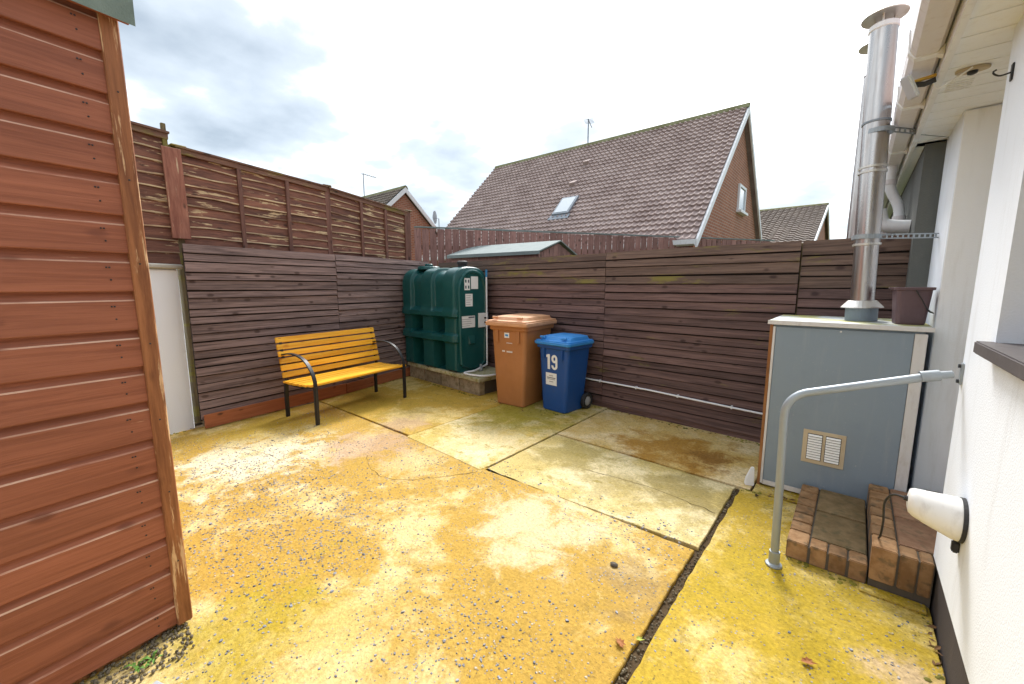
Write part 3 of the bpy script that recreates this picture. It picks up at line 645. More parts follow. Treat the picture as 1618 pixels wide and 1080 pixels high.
for u in us:
    ed = min(u, 1-u)*TL; k = .05*(1-min(1, ed/.05))**2
    secs.append([(u*TL, y-ny*(-1)*0-ny*(inset(u, z, ny)+k) if nz_ >= 0 else y, z-(nz_*(inset(u, z, ny)+k) if nz_ > 0 else 0), ) for (y, z, ny, nz_) in prof])
body = MB().loft(secs).build('body', M_TANK, tk, smooth='auto')
def endring(sy, x):  # arched outline for the end panel
    pts = []; yc = TD/2
    for k in range(13): a = math.pi*k/12; pts.append((x, yc-math.cos(a)*sy, TH-.33+math.sin(a)*(sy+.03)))
    for k in range(1, 8): a = math.pi*k/8; pts.append((x, yc+math.cos(a)*sy, .16-math.sin(a)*min(.12, sy)))
    return pts
MB().loft([endring(.265,TL-.01), endring(.265,TL+.012), endring(.25,TL+.022), endring(.225,TL+.022), endring(.212,TL+.006)]).build('end_rim', M_TANK, tk, smooth=False)
MB().loft([[(TL+.0065,.22,.38),(TL+.0065,.34,.38),(TL+.0065,.34,.50),(TL+.0065,.22,.50)],[(TL+.030,.235,.39),(TL+.030,.325,.39),(TL+.008,.33,.49),(TL+.008,.23,.49)]]).build('hand_hold', M_TANK, tk)
MB().lathe([(.062,0),(.062,.05),(.075,.055),(.075,.085),(.05,.095)], (TL-.20,TD/2,TH-.01), 20).build('filler_cap', M_RUBBER, tk, smooth=False)
MB().lathe([(.17,0),(.165,.03),(.15,.045)], (.32,TD/2-.02,TH-.015), 24).build('inspection_lid', M_TANK, tk)
mb = MB().lathe([(.06,0),(.06,.03),(.05,.04)], (.32,TD/2-.02,TH+.029), 16).build('inspection_knob', M_TANK, tk)
for i, (y, z, w_, h_) in enumerate(((.21,1.20,.10,.16),(.345,1.22,.13,.17),(.24,.985,.13,.17),(.215,.69,.26,.16))):
    lb = box('sticker', M_LABEL, tk, TL+.0062,TL+.0075,y-w_/2,y+w_/2,z-h_/2,z+h_/2)
    if i == 0:
        for a_ in (-.025,.025):
            for b_ in (-.04,.04): box('hazard_mark', M_INK if a_*b_ > 0 else M_TANK, lb, TL+.0077,TL+.0081,y+a_-.012,y+a_+.012,z+b_-.02,z+b_+.02)
    elif i >= 2:
        for q in range(5 if i == 2 else 4): box('print_line', M_GREYINK, lb, TL+.0077,TL+.0080,y-w_*.42,y+w_*rng.uniform(.1,.42),z-h_*.36+q*.03,z-h_*.36+q*.03+.006)
        if i == 3: box('print_block', M_INK, lb, TL+.0077,TL+.0081,y+.01,y+.12,z+.05,z+.068)
gx, gy = TL+.05, TD-.09
MB().tube([(gx,gy,.05),(gx,gy,1.30)], .012, 10).build('sight_tube', M_PVC, tk, smooth=True)
MB().tube([(gx,gy,1.301),(gx,gy,1.40)], .0145, 10).build('tube_cap', plastic('blue_cap', (.03,.22,.45)), tk, smooth=True)
pl = box('gauge_plate', M_LABEL, tk, TL+.01,TL+.03,gy-.13,gy+.05,.60,.80,.003)
for z in (.67,.73): MB().tube([(TL+.028,gy-.02,z),(TL+.055,gy-.02,z)], .012, 8).build('gauge_bolt', M_RUBBER, pl)
MB().tube(smoothcurve([(gx,gy,.06),(TL+.08,.40,.045),(TL+.13,.20,.028),(TL+.10,.06,.022),(TL+.20,.02,.02),(TL+.42,.09,.018),(TL+.5,.3,.018)],6), .013, 8).build('fuel_hose', M_PVC, tk, smooth=True)
MB().lathe([(.028,0),(.028,.05),(.018,.055),(.018,.09)], (TL+.10,.36,.005), 14).build('fuel_filter', M_GALV, tk)

# ------------------------------------------------------------------ wheelie bins
def wheelie_bin(label, loc, rz, bw, tw, bd_, td_, h, lw, ldp, lid_h, mat, lidmat):
    """front faces local -Y; origin at the front-bottom centre"""
    P = thing('wheelie_bin', label, 'bin', (*loc, .004), rz, 'wheelie bins by the plum fence')
    secs = []
    for z, t in ((.0,0),(.012,.0),(.10,.10),(h*.86,.9),(h*.86+.001,.9),(h*.98,1.0)):
        ww = bw+(tw-bw)*t; dd = bd_+(td_-bd_)*t; g = .012 if z == 0 else 0
        secs.append(rrect(ww-2*g, dd-2*g, .045, z, 0, bd_/2+(dd-bd_)*.25, 5))
    MB().loft(secs).build('body', mat, P, smooth=False, bevel=0)
    dd = td_; yc = bd_/2+(td_-bd_)*.25
    MB().loft([rrect(tw+.03,dd+.03,.05,h*.90,0,yc),rrect(tw+.045,dd+.045,.05,h*.91,0,yc),rrect(tw+.05,dd+.05,.05,h*.975,0,yc)]).build('rim', mat, P)
    for sx in (-1,1):  # front ribs under the rim
        MB().loft([[(sx*tw*.30+dx, -.004+yy+(yc-td_/2), z) for dx, yy in ((-.022,.03),(-.018,-.012),(.018,-.012),(.022,.03))] for z in (h*.76,h*.905)]).build('rim_rib', mat, P)
    lb = MB().loft([rrect(lw,ldp,.035,h*.955,0,yc-.01),rrect(lw+.012,ldp+.012,.04,h*.965,0,yc-.01),rrect(lw+.012,ldp+.012,.04,h*.995,0,yc-.01),rrect(lw-.012,ldp-.012,.035,h*1.0,0,yc-.01),
        rrect(lw-.012,ldp-.012,.035,h*1.012,0,yc-.01),rrect(lw*.86,ldp*.86,.06,h*1.02,0,yc),rrect(lw*.80,ldp*.80,.06,h*1.02+lid_h*.75,0,yc+.01),rrect(lw*.62,ldp*.62,.07,h*1.02+lid_h,0,yc+.015)]).build('lid', lidmat, P)
    for sx in (-1,1):
        MB().tube([(sx*lw*.30-.035,yc-ldp*.44,h*1.03+.02),(sx*lw*.30+.035,yc-ldp*.44,h*1.03+.02)], .013, 8).build('lid_grip', lidmat, lb)
    MB().tube([(-tw*.46,yc+td_/2+.05,h*.985),(tw*.46,yc+td_/2+.05,h*.985)], .016, 10).build('handle', mat, P)
    for sx in (-1,1):
        wx = sx*(bw/2+.035); R_ = .095
        wh = MB().loft([[(wx+sx*dx, bd_+.0+rr*math.cos(6.2832*k/24), R_+rr*math.sin(6.2832*k/24)) for k in range(24)] for dx, rr in ((-.024,.07),(-.022,.09),(-.012,R_),(.012,R_),(.022,.09),(.024,.062),(.014,.058))]).build('wheel', M_RUBBER, P, smooth=False)
        MB().loft([[(wx+sx*dx, bd_+rr*math.cos(6.2832*k/18), R_+rr*math.sin(6.2832*k/18)) for k in range(18)] for dx, rr in ((.015,.055),(.021,.050),(.026,.02))]).build('hub', M_GREYINK, wh)
    MB().tube([(-bw/2-.05,bd_,.095),(bw/2+.05,bd_,.095)], .010, 8).build('axle', M_BLACK, P)
    return P, yc
def front_y(bd_, td_, t): return bd_/2+(td_-bd_)*t*.25-(bd_+(td_-bd_)*t)/2
b1, yc = wheelie_bin('tall brown wheelie bin with faded lid beside the green tank', (-3.06,3.60), R(4), .40, .50, .47, .60, 1.00, .585, .70, .045, M_BROWNBIN, M_BROWNLID)
y_ = front_y(.47,.60,.78)-.0035; th = math.atan((.60-.47)*.25/.9)
lb = box('sticker', M_LABEL, b1, -.035,.035,-.0015,0,-.03,.03,0,(-.015,front_y(.47,.60,.85)-.004,.845),(R(3),0,0))
box('print_mark', M_BLUELID, lb, -.022,.022,-.0022,-.0016,-.012,.012)
for x0, x1, z in ((-.02,.075,.755),(-.085,-.03,.655),(-.02,.075,.652)):
    n = int((x1-x0)/.014)
    mb = MB()
    for k in range(n): mb.box(x0+k*.014, x0+k*.014+.010, -.001, 0, -.009 if z < .7 else -.004, .009 if z < .7 else .004)
    mb.build('moulded_print', M_LABEL, b1, (0,front_y(.47,.60,z/.98)-.004,z), (R(3),0,0))
b2, yc2 = wheelie_bin('short blue wheelie bin numbered 19 on its front', (-2.53,3.74), R(-5), .34, .43, .36, .43, .80, .495, .485, .045, M_BLUEBIN, M_BLUELID)
def arc_band(mb, cx, cz, rx0, rz0, rx1, rz1, a0, a1, n=18):
    mb.loft([[(cx+rx*math.cos(t), y, cz+rz*math.sin(t)) for rx, rz, y in ((rx0,rz0,0),(rx1,rz1,0),(rx1,rz1,-.0012),(rx0,rz0,-.0012))] for t in [R(a0+(a1-a0)*k/n) for k in range(n+1)]])
num = (-.012, front_y(.36,.43,.74)-.0035, .570); mb = MB().box(-.062,-.028,-.0012,0,-.085,.085).box(-.078,-.0615,-.0012,0,.05,.076); mb.build('digit', M_LABEL, b2, num, (R(2),0,0))
mb = MB(); arc_band(mb, .036, .038, .042,.047,.013,.020, 0, 360, 28); mb.box(.0495,.078,-.0011,0,-.042,.038); arc_band(mb, .036,-.042, .042,.043,.0135,.017, 0, -190)
mb.build('digit', M_LABEL, b2, num, (R(2),0,0))
lb = box('sticker', M_LABEL, b2, -.078,.078,-.0015,0,-.07,.07,0,(-.02,front_y(.36,.43,.5)-.005,.375),(R(2),0,0))
for z, w_, m in ((.038,.03,M_GREYINK),(.014,.06,M_INK),(-.002,.055,M_GREYINK),(-.03,.03,M_GREYINK)):
    box('print_line', m, lb, -w_,w_,-.0022,-.0016,z-.004,z+.005)

# ------------------------------------------------------------------ boiler cabinet
CB = thing('boiler_cabinet', 'blue-grey boiler cabinet with a beige louvred vent beside the house', 'cabinet', (-.435,3.265,0))
CW, CD, CH = .765, .70, 1.165
box('carcass', M_CAB, CB, .02,CW-.012,.012,CD,.03,CH)
box('front_panel', M_CABF, CB, .036,CW-.055,0,.0115,.05,CH-.018,.002)
box('side_trim', M_CABTRIM, CB, CW-.053,CW,-.004,.0115,.02,CH-.018,.002)
box('timber_edge', W_TIMBER, CB, 0,.019,.0,.05,.0,CH,.002)
box('edge_trim', M_CABTRIM, CB, .0195,.034,-.003,.0115,.02,CH-.018,.002)
box('bottom_trim', M_CABTRIM, CB, .036,CW-.055,-.002,.0115,.015,.048,.002)
box('top_board', M_CABTOP, CB, -.01,CW+.02,-.016,CD,CH+.001,CH+.022,.003)
box('top_trim', M_CABTRIM, CB, -.012,CW+.022,-.021,-.0165,CH-.004,CH+.0235,.001)
for x, z in ((.38,1.135),(.735,1.05),(.735,.75),(.735,.4)): MB().tube([(x,-.0045,z),(x,-.008,z)], .006, 8).build('screw', M_CABTRIM, CB)
vt = box('vent', M_VENT, CB, .243,.466,-.006,-.0005,.25,.475,.002)
for c in (.268,.363):
    box('vent_recess', M_BLACK, vt, c,c+.080,-.0075,-.0065,.275,.452)
    for k in range(10):
        z = .280+k*.0172; MB().loft([[(x,-.0078,z),(x,-.016,z+.001),(x,-.0145,z+.006),(x,-.0078,z+.0125)] for x in (c+.003,c+.077)]).build('louvre', M_VENTW, vt)
# flue
FX, FY = .035, 3.60
fl_ = thing('boiler_flue', 'tall stainless steel flue rising from the boiler cabinet', 'flue', (FX, FY, CH+.022)); fl_.rotation_euler = (0, R(-1.6), 0)
r = .066; z0 = 0
MB().lathe([(.085,0.001),(.085,.085),(.08,.09)], n=32).build('collar', M_BLUEGREY, fl_, smooth=False)
MB().lathe([(.112,.088),(.110,.094),(.074,.135),(.07,.135)], n=32).build('storm_collar', M_STEELDULL, fl_)
for za, zb, rr in ((.10,.50,.063),(.497,.99,.067),(.985,1.26,.068),(1.255,1.80,.0695)):
    o = MB().lathe([(rr,za),(rr,zb)], n=40).build('pipe_section', M_STEEL, fl_, smooth=True)
for z in (.50,.985,.955,1.257): MB().lathe([(.0665,z-.008),(.0735,z-.006),(.0735,z+.006),(.0665,z+.008)], n=36).build('band', M_STEELDULL if z != 1.257 else M_LEAD, fl_)
MB().lathe([(.0705,1.795),(.075,1.80),(.075,1.825),(.06,1.835),(.06,1.80)], n=36).build('top_ring', M_PVC, fl_)
for k in range(3):
    a = k*2.094+.4; MB().tube([(.052*math.cos(a),.052*math.sin(a),1.80),(.052*math.cos(a),.052*math.sin(a),1.895)], .006, 6).build('cowl_strut', M_STEELDULL, fl_)
MB().lathe([(.112,1.872),(.114,1.877),(.06,1.912),(.012,1.93),(.05,1.905)], n=36, caps=True).build('cowl', M_STEELDULL, fl_, smooth=False)
for z, ya in ((1.735,.19),(2.385,.40)):
    P = thing('flue_bracket', 'slotted steel strap holding the flue to the house, %s' % ('lower one' if z < 2 else 'upper one by the soffit'), 'bracket', (FX-.02, FY, z))
    mb = MB(); n = 12; x0, x1 = .07, .385
    for k in range(n):
        a, b = x0+(x1-x0)*k/n, x0+(x1-x0)*(k+1)/n; f = lambda x: ya*(x-x0)/(x1-x0)
        mb.loft([[(a,f(a)-.004,-.016),(a,f(a)+.004,-.016),(a,f(a)+.004,-.009),(a,f(a)-.004,-.009)],[(b,f(b)-.004,-.016),(b,f(b)+.004,-.016),(b,f(b)+.004,-.009),(b,f(b)-.004,-.009)]])
        mb.loft([[(a,f(a)-.004,.009),(a,f(a)+.004,.009),(a,f(a)+.004,.016),(a,f(a)-.004,.016)],[(b,f(b)-.004,.009),(b,f(b)+.004,.009),(b,f(b)+.004,.016),(b,f(b)-.004,.016)]])
        c = a+(b-a)*.35; mb.loft([[(a,f(a)-.0037,-.0095),(a,f(a)+.0037,-.0095),(a,f(a)+.0037,.0095),(a,f(a)-.0037,.0095)],[(c,f(c)-.0037,-.0095),(c,f(c)+.0037,-.0095),(c,f(c)+.0037,.0095),(c,f(c)-.0037,.0095)]])
    mb.build('strap', M_GALV, P)
    MB().lathe([(.072,-.014),(.076,-.014),(.076,.014),(.072,.014)], n=30, caps=False).build('clamp_ring', M_GALV, P)
# second flue, on the neighbour's side
P = thing('boiler_flue', 'second steel flue with conical cowl beyond the plum fence', 'flue', (-.05,4.62,0))
MB().lathe([(.062,1.0),(.062,3.10),(.066,3.11)], n=28).build('pipe_section', M_STEEL, P, smooth=False)
MB().lathe([(.05,3.11),(.05,3.34)], n=12).build('neck', M_STEELDULL, P)
MB().lathe([(.115,3.32),(.116,3.325),(.06,3.37),(.01,3.39)], n=32).build('cowl', M_STEELDULL, P)
# bucket on the cabinet
bk = thing('bucket', 'square plum plastic bucket with wire handle on the boiler cabinet', 'bucket', (.255,3.47,CH+.023), R(6))
sec = []
for z, w_ in ((0,.128),(.012,.134),(.205,.158),(.207,.176),(.222,.178),(.223,.160),(.03,.128)): sec.append(rrect(w_,w_*1.05,.022,z,0,0,3))
MB().loft(sec).build('pail', M_BUCKET, bk)
MB().loft([[(-.105,-.02,.214),(-.105,.02,.214),(-.105,.02,.222),(-.105,-.02,.222)],[(-.075,-.05,.205),(-.075,.05,.205),(-.075,.05,.223),(-.075,-.05,.223)]]).build('spout', M_BUCKET, bk)
MB().tube(smoothcurve([(.0,-.094,.205),(.03,-.098,.15),(.06,-.098,.09),(.092,-.06,.072),(.098,.0,.075),(.09,.06,.09),(.0,.094,.205)],5), .0035, 6).build('wire_handle', M_BLACK, bk)
# white plastic offcut by the cabinet foot
P = thing('plastic_offcut', 'small white plastic wedge standing by the boiler cabinet foot', 'offcut', (-.475,3.215,.004), R(20))
MB().loft([[(-.028,-.02,0),(.03,-.02,0),(.03,.022,0),(-.028,.022,0)],[(-.022,-.015,.05),(.028,-.016,.05),(.028,.018,.05),(-.022,.018,.05)],[(.006,-.008,.135),(.026,-.008,.135),(.026,.008,.135),(.006,.008,.135)]]).build('wedge', M_PVC, P, bevel=.004)

# ------------------------------------------------------------------ brick steps
ST = thing('brick_steps', 'two brick-edged garden steps leading up to the house door', 'steps', (-.172,2.445,0))
SD = .795; G_ = .004
def blk(name, x0, x1, y0, y1, z0, z1, mat): 
    cx, cy = (x0+x1)/2, (y0+y1)/2
    return MB().box(x0+G_-cx,x1-G_-cx,y0+G_-cy,y1-G_-cy,z0,z1+rng.uniform(-.0015,.0015)).build(name, mat, ST, (cx,cy,0), (0,0,R(rng.uniform(-.8,.8))), bevel=.004, seg=2)
Z1, Z2 = .102, .215
blk('brick', 0,.098,0,.135,.004,Z1,M_BRICK)
for k, (a, b) in enumerate(((.098,.174),(.174,.252),(.252,.328))): blk('brick', a,b,0,.105,.004,Z1,M_BRICK)
for k in range(6): blk('brick', 0,.098,.135+k*.11,.135+(k+1)*.11,.004,Z1,M_BRICK)
blk('flagstone', .098,.328,.105,.455,.03,Z1-.002,M_FLAG); blk('flagstone', .098,.328,.455,.795,.03,Z1-.002,M_FLAG)
box('mortar_bed', M_MORTAR, ST, .006,.326,.008,SD-.004,-.005,Z1-.012)
blk('brick', .328,.424,-.02,.115,.05,Z2,M_BRICK)
for k in range(6): blk('brick', .328,.424,.115+k*.113,.115+(k+1)*.113,Z1-.01 if k else .05,Z2,M_BRICK)
for a, b in ((.424,.490),(.490,.540)): blk('brick', a,b,-.02,.085,.05,Z2,M_BRICK)
blk('brick', .552,.62,.06,.165,.05,Z2,M_BRICK)
blk('flagstone', .424,.80,.085,.40,.06,Z2-.003,M_FLAGRED); blk('flagstone', .424,.80,.40,.79,.06,Z2-.003,M_FLAGRED)
box('mortar_bed', M_MORTAR, ST, .332,.540,-.008,SD-.004,-.003,Z2-.012)
box('mortar_haunch', M_YARD_E, ST, .30,.53,-.075,-.012,-.005,.018,.006)

# ------------------------------------------------------------------ handrail
HR = thing('handrail', 'galvanised tube handrail beside the brick steps', 'handrail', (-.205,2.328,.003))
dv = Vector((.577,.143,0)); d1 = dv.normalized()
pts = [Vector((0,0,.03)), Vector((-.004,0,.3)), Vector((-.010,0,.6)), Vector((-.014,0,.78))]
for k in range(1, 8):
    a = R(90*k/7*.88); pts.append(Vector((-.014,0,.80)) + d1*(.12*(1-math.cos(a))) + Vector((0,0,.12*math.sin(a))))
end = dv*.87+Vector((0,0,1.042)); pts += [pts[-1]+(end-pts[-1])*t for t in (.33,.66,1)]
MB().tube(pts, .0185, 14).build('rail_tube', M_GALV, HR, smooth=True)
MB().lathe([(.036,0),(.038,.004),(.036,.010),(.0245,.016),(.0245,.075),(.0235,.078)], n=24).build('base_flange', M_GALV, HR)
MB().tube([end-dv*.10-Vector((0,0,.012)), end], .0235, 16).build('end_socket', M_GALV, HR, smooth=True)
w1 = Vector((.566,.140,1.055))
MB().tube([end, end+(w1-end)*.6], .0165, 12).build('swivel_eye', M_GALV, HR, smooth=True)
MB().box(-.004,.004,-.018,.018,-.045,.045).build('wall_plate', M_GALV, HR, w1, bevel=.002)
for z in (-.032,.032): MB().tube([w1+Vector((-.004,0,z)), w1+Vector((-.012,0,z))], .008, 8).build('bolt', M_BLACK, HR)

# ------------------------------------------------------------------ the house on the right
WX = .365
HS = thing('white_house', 'white rendered house wall with pvc eaves and dark window sill', 'house', (0,0,0))
mb = MB(); X2 = 1.25; ZT = 2.42
mb.box(WX,X2,2.05,2.495,.225,ZT); mb.box(WX,X2,-3,.6,.225,ZT); mb.box(WX,X2,.6,2.05,.225,1.19); mb.box(WX,X2,.6,2.05,2.25,ZT)
mb.box(WX,X2,3.42,4.0,0,ZT); mb.box(1.0,X2,2.495,3.42,0,ZT)
mb.build('wall', M_WHITE, HS)
MB().box(WX+.003,.999,3.405,3.4195,0,ZT-.06).build('door_jamb', M_JAMB, HS)
MB().box(WX+.012,1.2,-3,2.492,-.05,.2245).build('plinth', M_PLINTH, HS)
MB().box(.955,.998,2.5,3.40,.21,2.22).build('door', M_PVC, HS)
MB().box(WX+.06,.954,2.50,3.40,-.03,.195).build('door_step', M_MORTAR, HS)
MB().box(.322,.62,.55,2.075,1.192,1.234).build('window_sill', M_SILL, HS, bevel=.004)
wf = MB().box(.50,.55,.61,.67,1.24,2.245).box(.50,.55,1.985,2.045,1.24,2.245).box(.50,.55,.67,1.985,1.24,1.30).box(.50,.55,.67,1.985,2.185,2.245).build('window_frame', M_PVC, HS)
MB().box(.52,.53,.672,1.983,1.302,2.183).build('pane', M_GLASS, wf)
MB().box(.265,X2,4.003,9.0,0,ZT-.06).build('party_pier', M_DARKREND, HS)
SZ = 2.372
y = -1.0
while y < 3.995:
    MB().box(.222,.999,y+.002,y+.146,SZ,SZ+.012).build('soffit_board', M_SOFFIT, HS, bevel=.002); y += .15
for k in range(5): MB().box(.245,.33,2.93+k*.028,2.942+k*.028,SZ-.004,SZ-.0005).build('soffit_vent', M_PVC, HS)
MB().box(.212,.999,4.0,9.0,SZ,SZ+.012).build('soffit_board', M_SOFFIT, HS)
MB().box(.196,.2205,-1.2,9.0,SZ-.018,SZ+.16).build('fascia', M_PVC, HS, bevel=.003)
g = []
for yy in (-1.2,9.0): g.append([(.193,yy,SZ+.14),(.190,yy,SZ+.055),(.175,yy,SZ+.03),(.105,yy,SZ+.03),(.085,yy,SZ+.06),(.08,yy,SZ+.145),(.084,yy,SZ+.145),(.089,yy,SZ+.065),(.107,yy,SZ+.035),(.173,yy,SZ+.035),(.186,yy,SZ+.06),(.188,yy,SZ+.14)])
MB().loft(g).build('gutter', M_PVCPINK, HS)
for yy in (1.9,2.62,3.28,4.3,5.3): MB().loft([[(x,y2,z) for x, z in ((.1945,SZ+.02),(.192,SZ+.012),(.172,SZ+.024),(.102,SZ+.024),(.079,SZ+.055),(.074,SZ+.15),(.0795,SZ+.15),(.0845,SZ+.0605),(.1045,SZ+.0295),(.1755,SZ+.0295),(.1908,SZ+.055),(.1945,SZ+.055))] for y2 in (yy-.02,yy+.02)]).build('gutter_bracket', M_PVC, HS)
MB().loft([[(.10,yy,SZ+.165),(.10,yy,SZ+.185),(3.5,yy,SZ+2.2),(3.5,yy,SZ+2.18)] for yy in (-1.2,9.0)]).build('roof', M_TILE, HS)
# downpipe of the far half of the house
dp = thing('downpipe', 'white plastic downpipe with swan neck below the far gutter', 'downpipe', (0,0,0))
MB().tube(smoothcurve([(.13,4.75,SZ+.03),(.13,4.75,SZ-.08),(.14,4.75,SZ-.16),(.20,4.75,SZ-.30),(.215,4.75,SZ-.42),(.215,4.75,SZ-.5)],5), .036, 14).build('swan_neck', M_PVC, dp, smooth=True)
MB().tube([(.215,4.75,SZ-.49),(.215,4.75,.1)], .034, 14).build('pipe', M_PVC, dp, smooth=True)
for z in (SZ-.10,SZ-.40,SZ-.52): MB().lathe([(.037,-.02),(.043,-.02),(.043,.02),(.037,.02)], (.132 if z > SZ-.2 else .213,4.75,z), 18, False).build('collar', M_PVCPINK, dp)
P = thing('balanced_flue', 'white elbow flue pipe beyond the plum fence', 'pipe', (0,0,0))
MB().tube(smoothcurve([(.26,4.35,1.86),(.17,4.35,1.87),(.10,4.35,1.90),(.07,4.35,2.0)],5), .05, 16).build('elbow', M_PVC, P, smooth=True)
MB().tube([(.13,4.42,1.2),(.13,4.42,1.84)], .055, 16).build('stack', M_PVC, P, smooth=True)
for z in (1.55,1.70,1.82): MB().lathe([(.056,-.012),(.062,-.012),(.062,.012),(.056,.012)], (.13,4.42,z), 20, False).build('joint_ring', M_PVCPINK, P)
# small fittings
P = thing('flood_light', 'silver flood light on a yellow arm under the gutter', 'light', (.19,2.78,SZ-.01))
MB().box(-.008,.008,-.042,.042,-.055,.055).build('head', M_FLOOD, P, (-.085,0,-.02), (R(10),R(-28),R(15)), bevel=.006)
MB().tube([(-.075,0,.0),(.0,.01,.012)], .008, 8).build('arm', M_YELLOWP, P); MB().tube([(-.078,0,-.012),(-.035,0,-.02),(.0,0,-.01)], .012, 8).build('knuckle', M_BLACK, P)
MB().tube(smoothcurve([(-.01,0,-.01),(.01,.02,-.045),(.05,.01,-.03),(.11,-.02,.0)],5), .0035, 6).build('cable', M_PVC, P)
P = thing('motion_sensor', 'oval sensor fitting fixed below the white soffit', 'sensor', (.305,2.80,SZ))
MB().loft([[(x*.055, yy*.03, z) for x, yy in [(math.cos(6.2832*k/20), math.sin(6.2832*k/20)) for k in range(20)]] for z in (-.0005,-.014)]).build('body', M_VENT, P, bevel=.003)
MB().lathe([(.018,-.0145),(.016,-.024),(.008,-.028)], n=16).build('lens', M_BLACK, P)
P = thing('wall_hook', 'small black hook on the white wall below the eaves', 'hook', (WX,2.40,2.19))
MB().box(-.006,-.0005,-.013,.013,-.03,.03).build('plate', M_BLACK, P, bevel=.002); MB().tube(smoothcurve([(-.005,0,0),(-.03,0,-.004),(-.045,0,.004),(-.05,0,.014),(-.042,0,.02)],5), .003, 6).build('hook', M_BLACK, P)
# white cone shaped fitting low on the wall
LX = thing('outdoor_socket', 'grubby white cone-shaped plastic fitting low on the white wall', 'fitting', (WX,2.085,.585))
MB().loft([[(x, r_*1.0*math.cos(6.2832*k/28), r_*1.05*math.sin(6.2832*k/28)+zo) for k in range(28)] for x, r_, zo in ((-.012,.074,0),(-.03,.073,.002),(-.10,.058,.016),(-.132,.050,.024),(-.144,.042,.027),(-.148,.028,.028))]).build('shell', M_LAMP, LX, smooth=True)
MB().loft([[(x, r_*math.cos(6.2832*k/28), r_*1.03*math.sin(6.2832*k/28)) for k in range(28)] for x, r_ in ((-.0005,.078),(-.0118,.078))]).build('back_plate', M_RUBBER, LX)
MB().box(-.02,-.0005,-.014,.014,-.125,-.085).build('lower_bracket', M_RUBBER, LX, bevel=.004)
MB().tube([(-.144,0,.03),(-.158,0,.034)], .010, 8).build('cable_gland', M_RUBBER, LX)
MB().tube(smoothcurve([(-.155,0,.034),(-.185,.06,.010),(-.200,.13,-.06),(-.190,.22,-.18),(-.185,.33,-.30),(-.182,.44,-.366)],6), .0042, 7).build('cable', M_RUBBER, LX, smooth=True)

# ------------------------------------------------------------------ behind the yard
pk = thing('paling_fence', 'plum vertical paling fence beyond the boarded back fence', 'fence')
pa, pb = Vector((-6.40,4.80)), Vector((-1.65,11.85)); pl_ = (pb-pa).length; pdv = (pb-pa)/pl_; pang = math.atan2(pdv.y, pdv.x)
n = int(pl_/.142)
pm = MB().box(0,.128,-.009,.009,-.02,0).mesh('paling'); pm.materials.append(W_PICKET)
pm = MB().box(0,.126,-.009,.009,.7,2.48).mesh('paling', .002, 1)
pm.materials.append(W_PICKET)
for i in range(n):
    p = pa+pdv*(i*.142); o = link('paling', pm, None, pk, (p.x,p.y,rng.uniform(-.012,.006)), (rng.uniform(-.004,.004),0,pang)); 
for z in (1.5,2.1): MB().box(0,pl_,.010,.05,z,z+.08).build('rail', W_RAIL, pk, (*pa,0), (0,0,pang))
MB().box(0,pl_,-.016,.055,2.492,2.515).build('capping', M_FELTPALE, pk, (*pa,0), (0,0,pang))
# little felt-roofed shed between the fences
ss = thing('garden_shed', 'small shed with pale green felt roof behind the back fence', 'shed', (-3.93,5.98,0), R(6))
hw, rl = .72, 1.95
for s in (-1,1):
    MB().loft([[(x,0,2.185),(x,0,2.165),(x,s*hw,1.945),(x,s*hw,1.91),(x,s*(hw+.012),1.91),(x,s*(hw+.012),1.965)] for x in [-rl+rl*k/6 for k in range(7)]]).build('roof_felt', M_FELTPALE, ss)
for k in range(8):
    y0 = -hw+.05+k*(2*hw-.1)/8; y1 = y0+(2*hw-.1)/8-.004; f = lambda y: 2.15-.22*abs(y)/hw-.012
    MB().loft([[(-.06,y0,.2),(-.06,y1,.2),(-.06,y1,f(y1)),(-.06,y0,f(y0))],[(-.045,y0,.2),(-.045,y1,.2),(-.045,y1,f(y1)),(-.045,y0,f(y0))]]).build('gable_board', W_PICKET, ss)
box('front_wall', W_PICKET, ss, -rl+.05,-.065,-hw+.05,-hw+.065,.2,1.93)

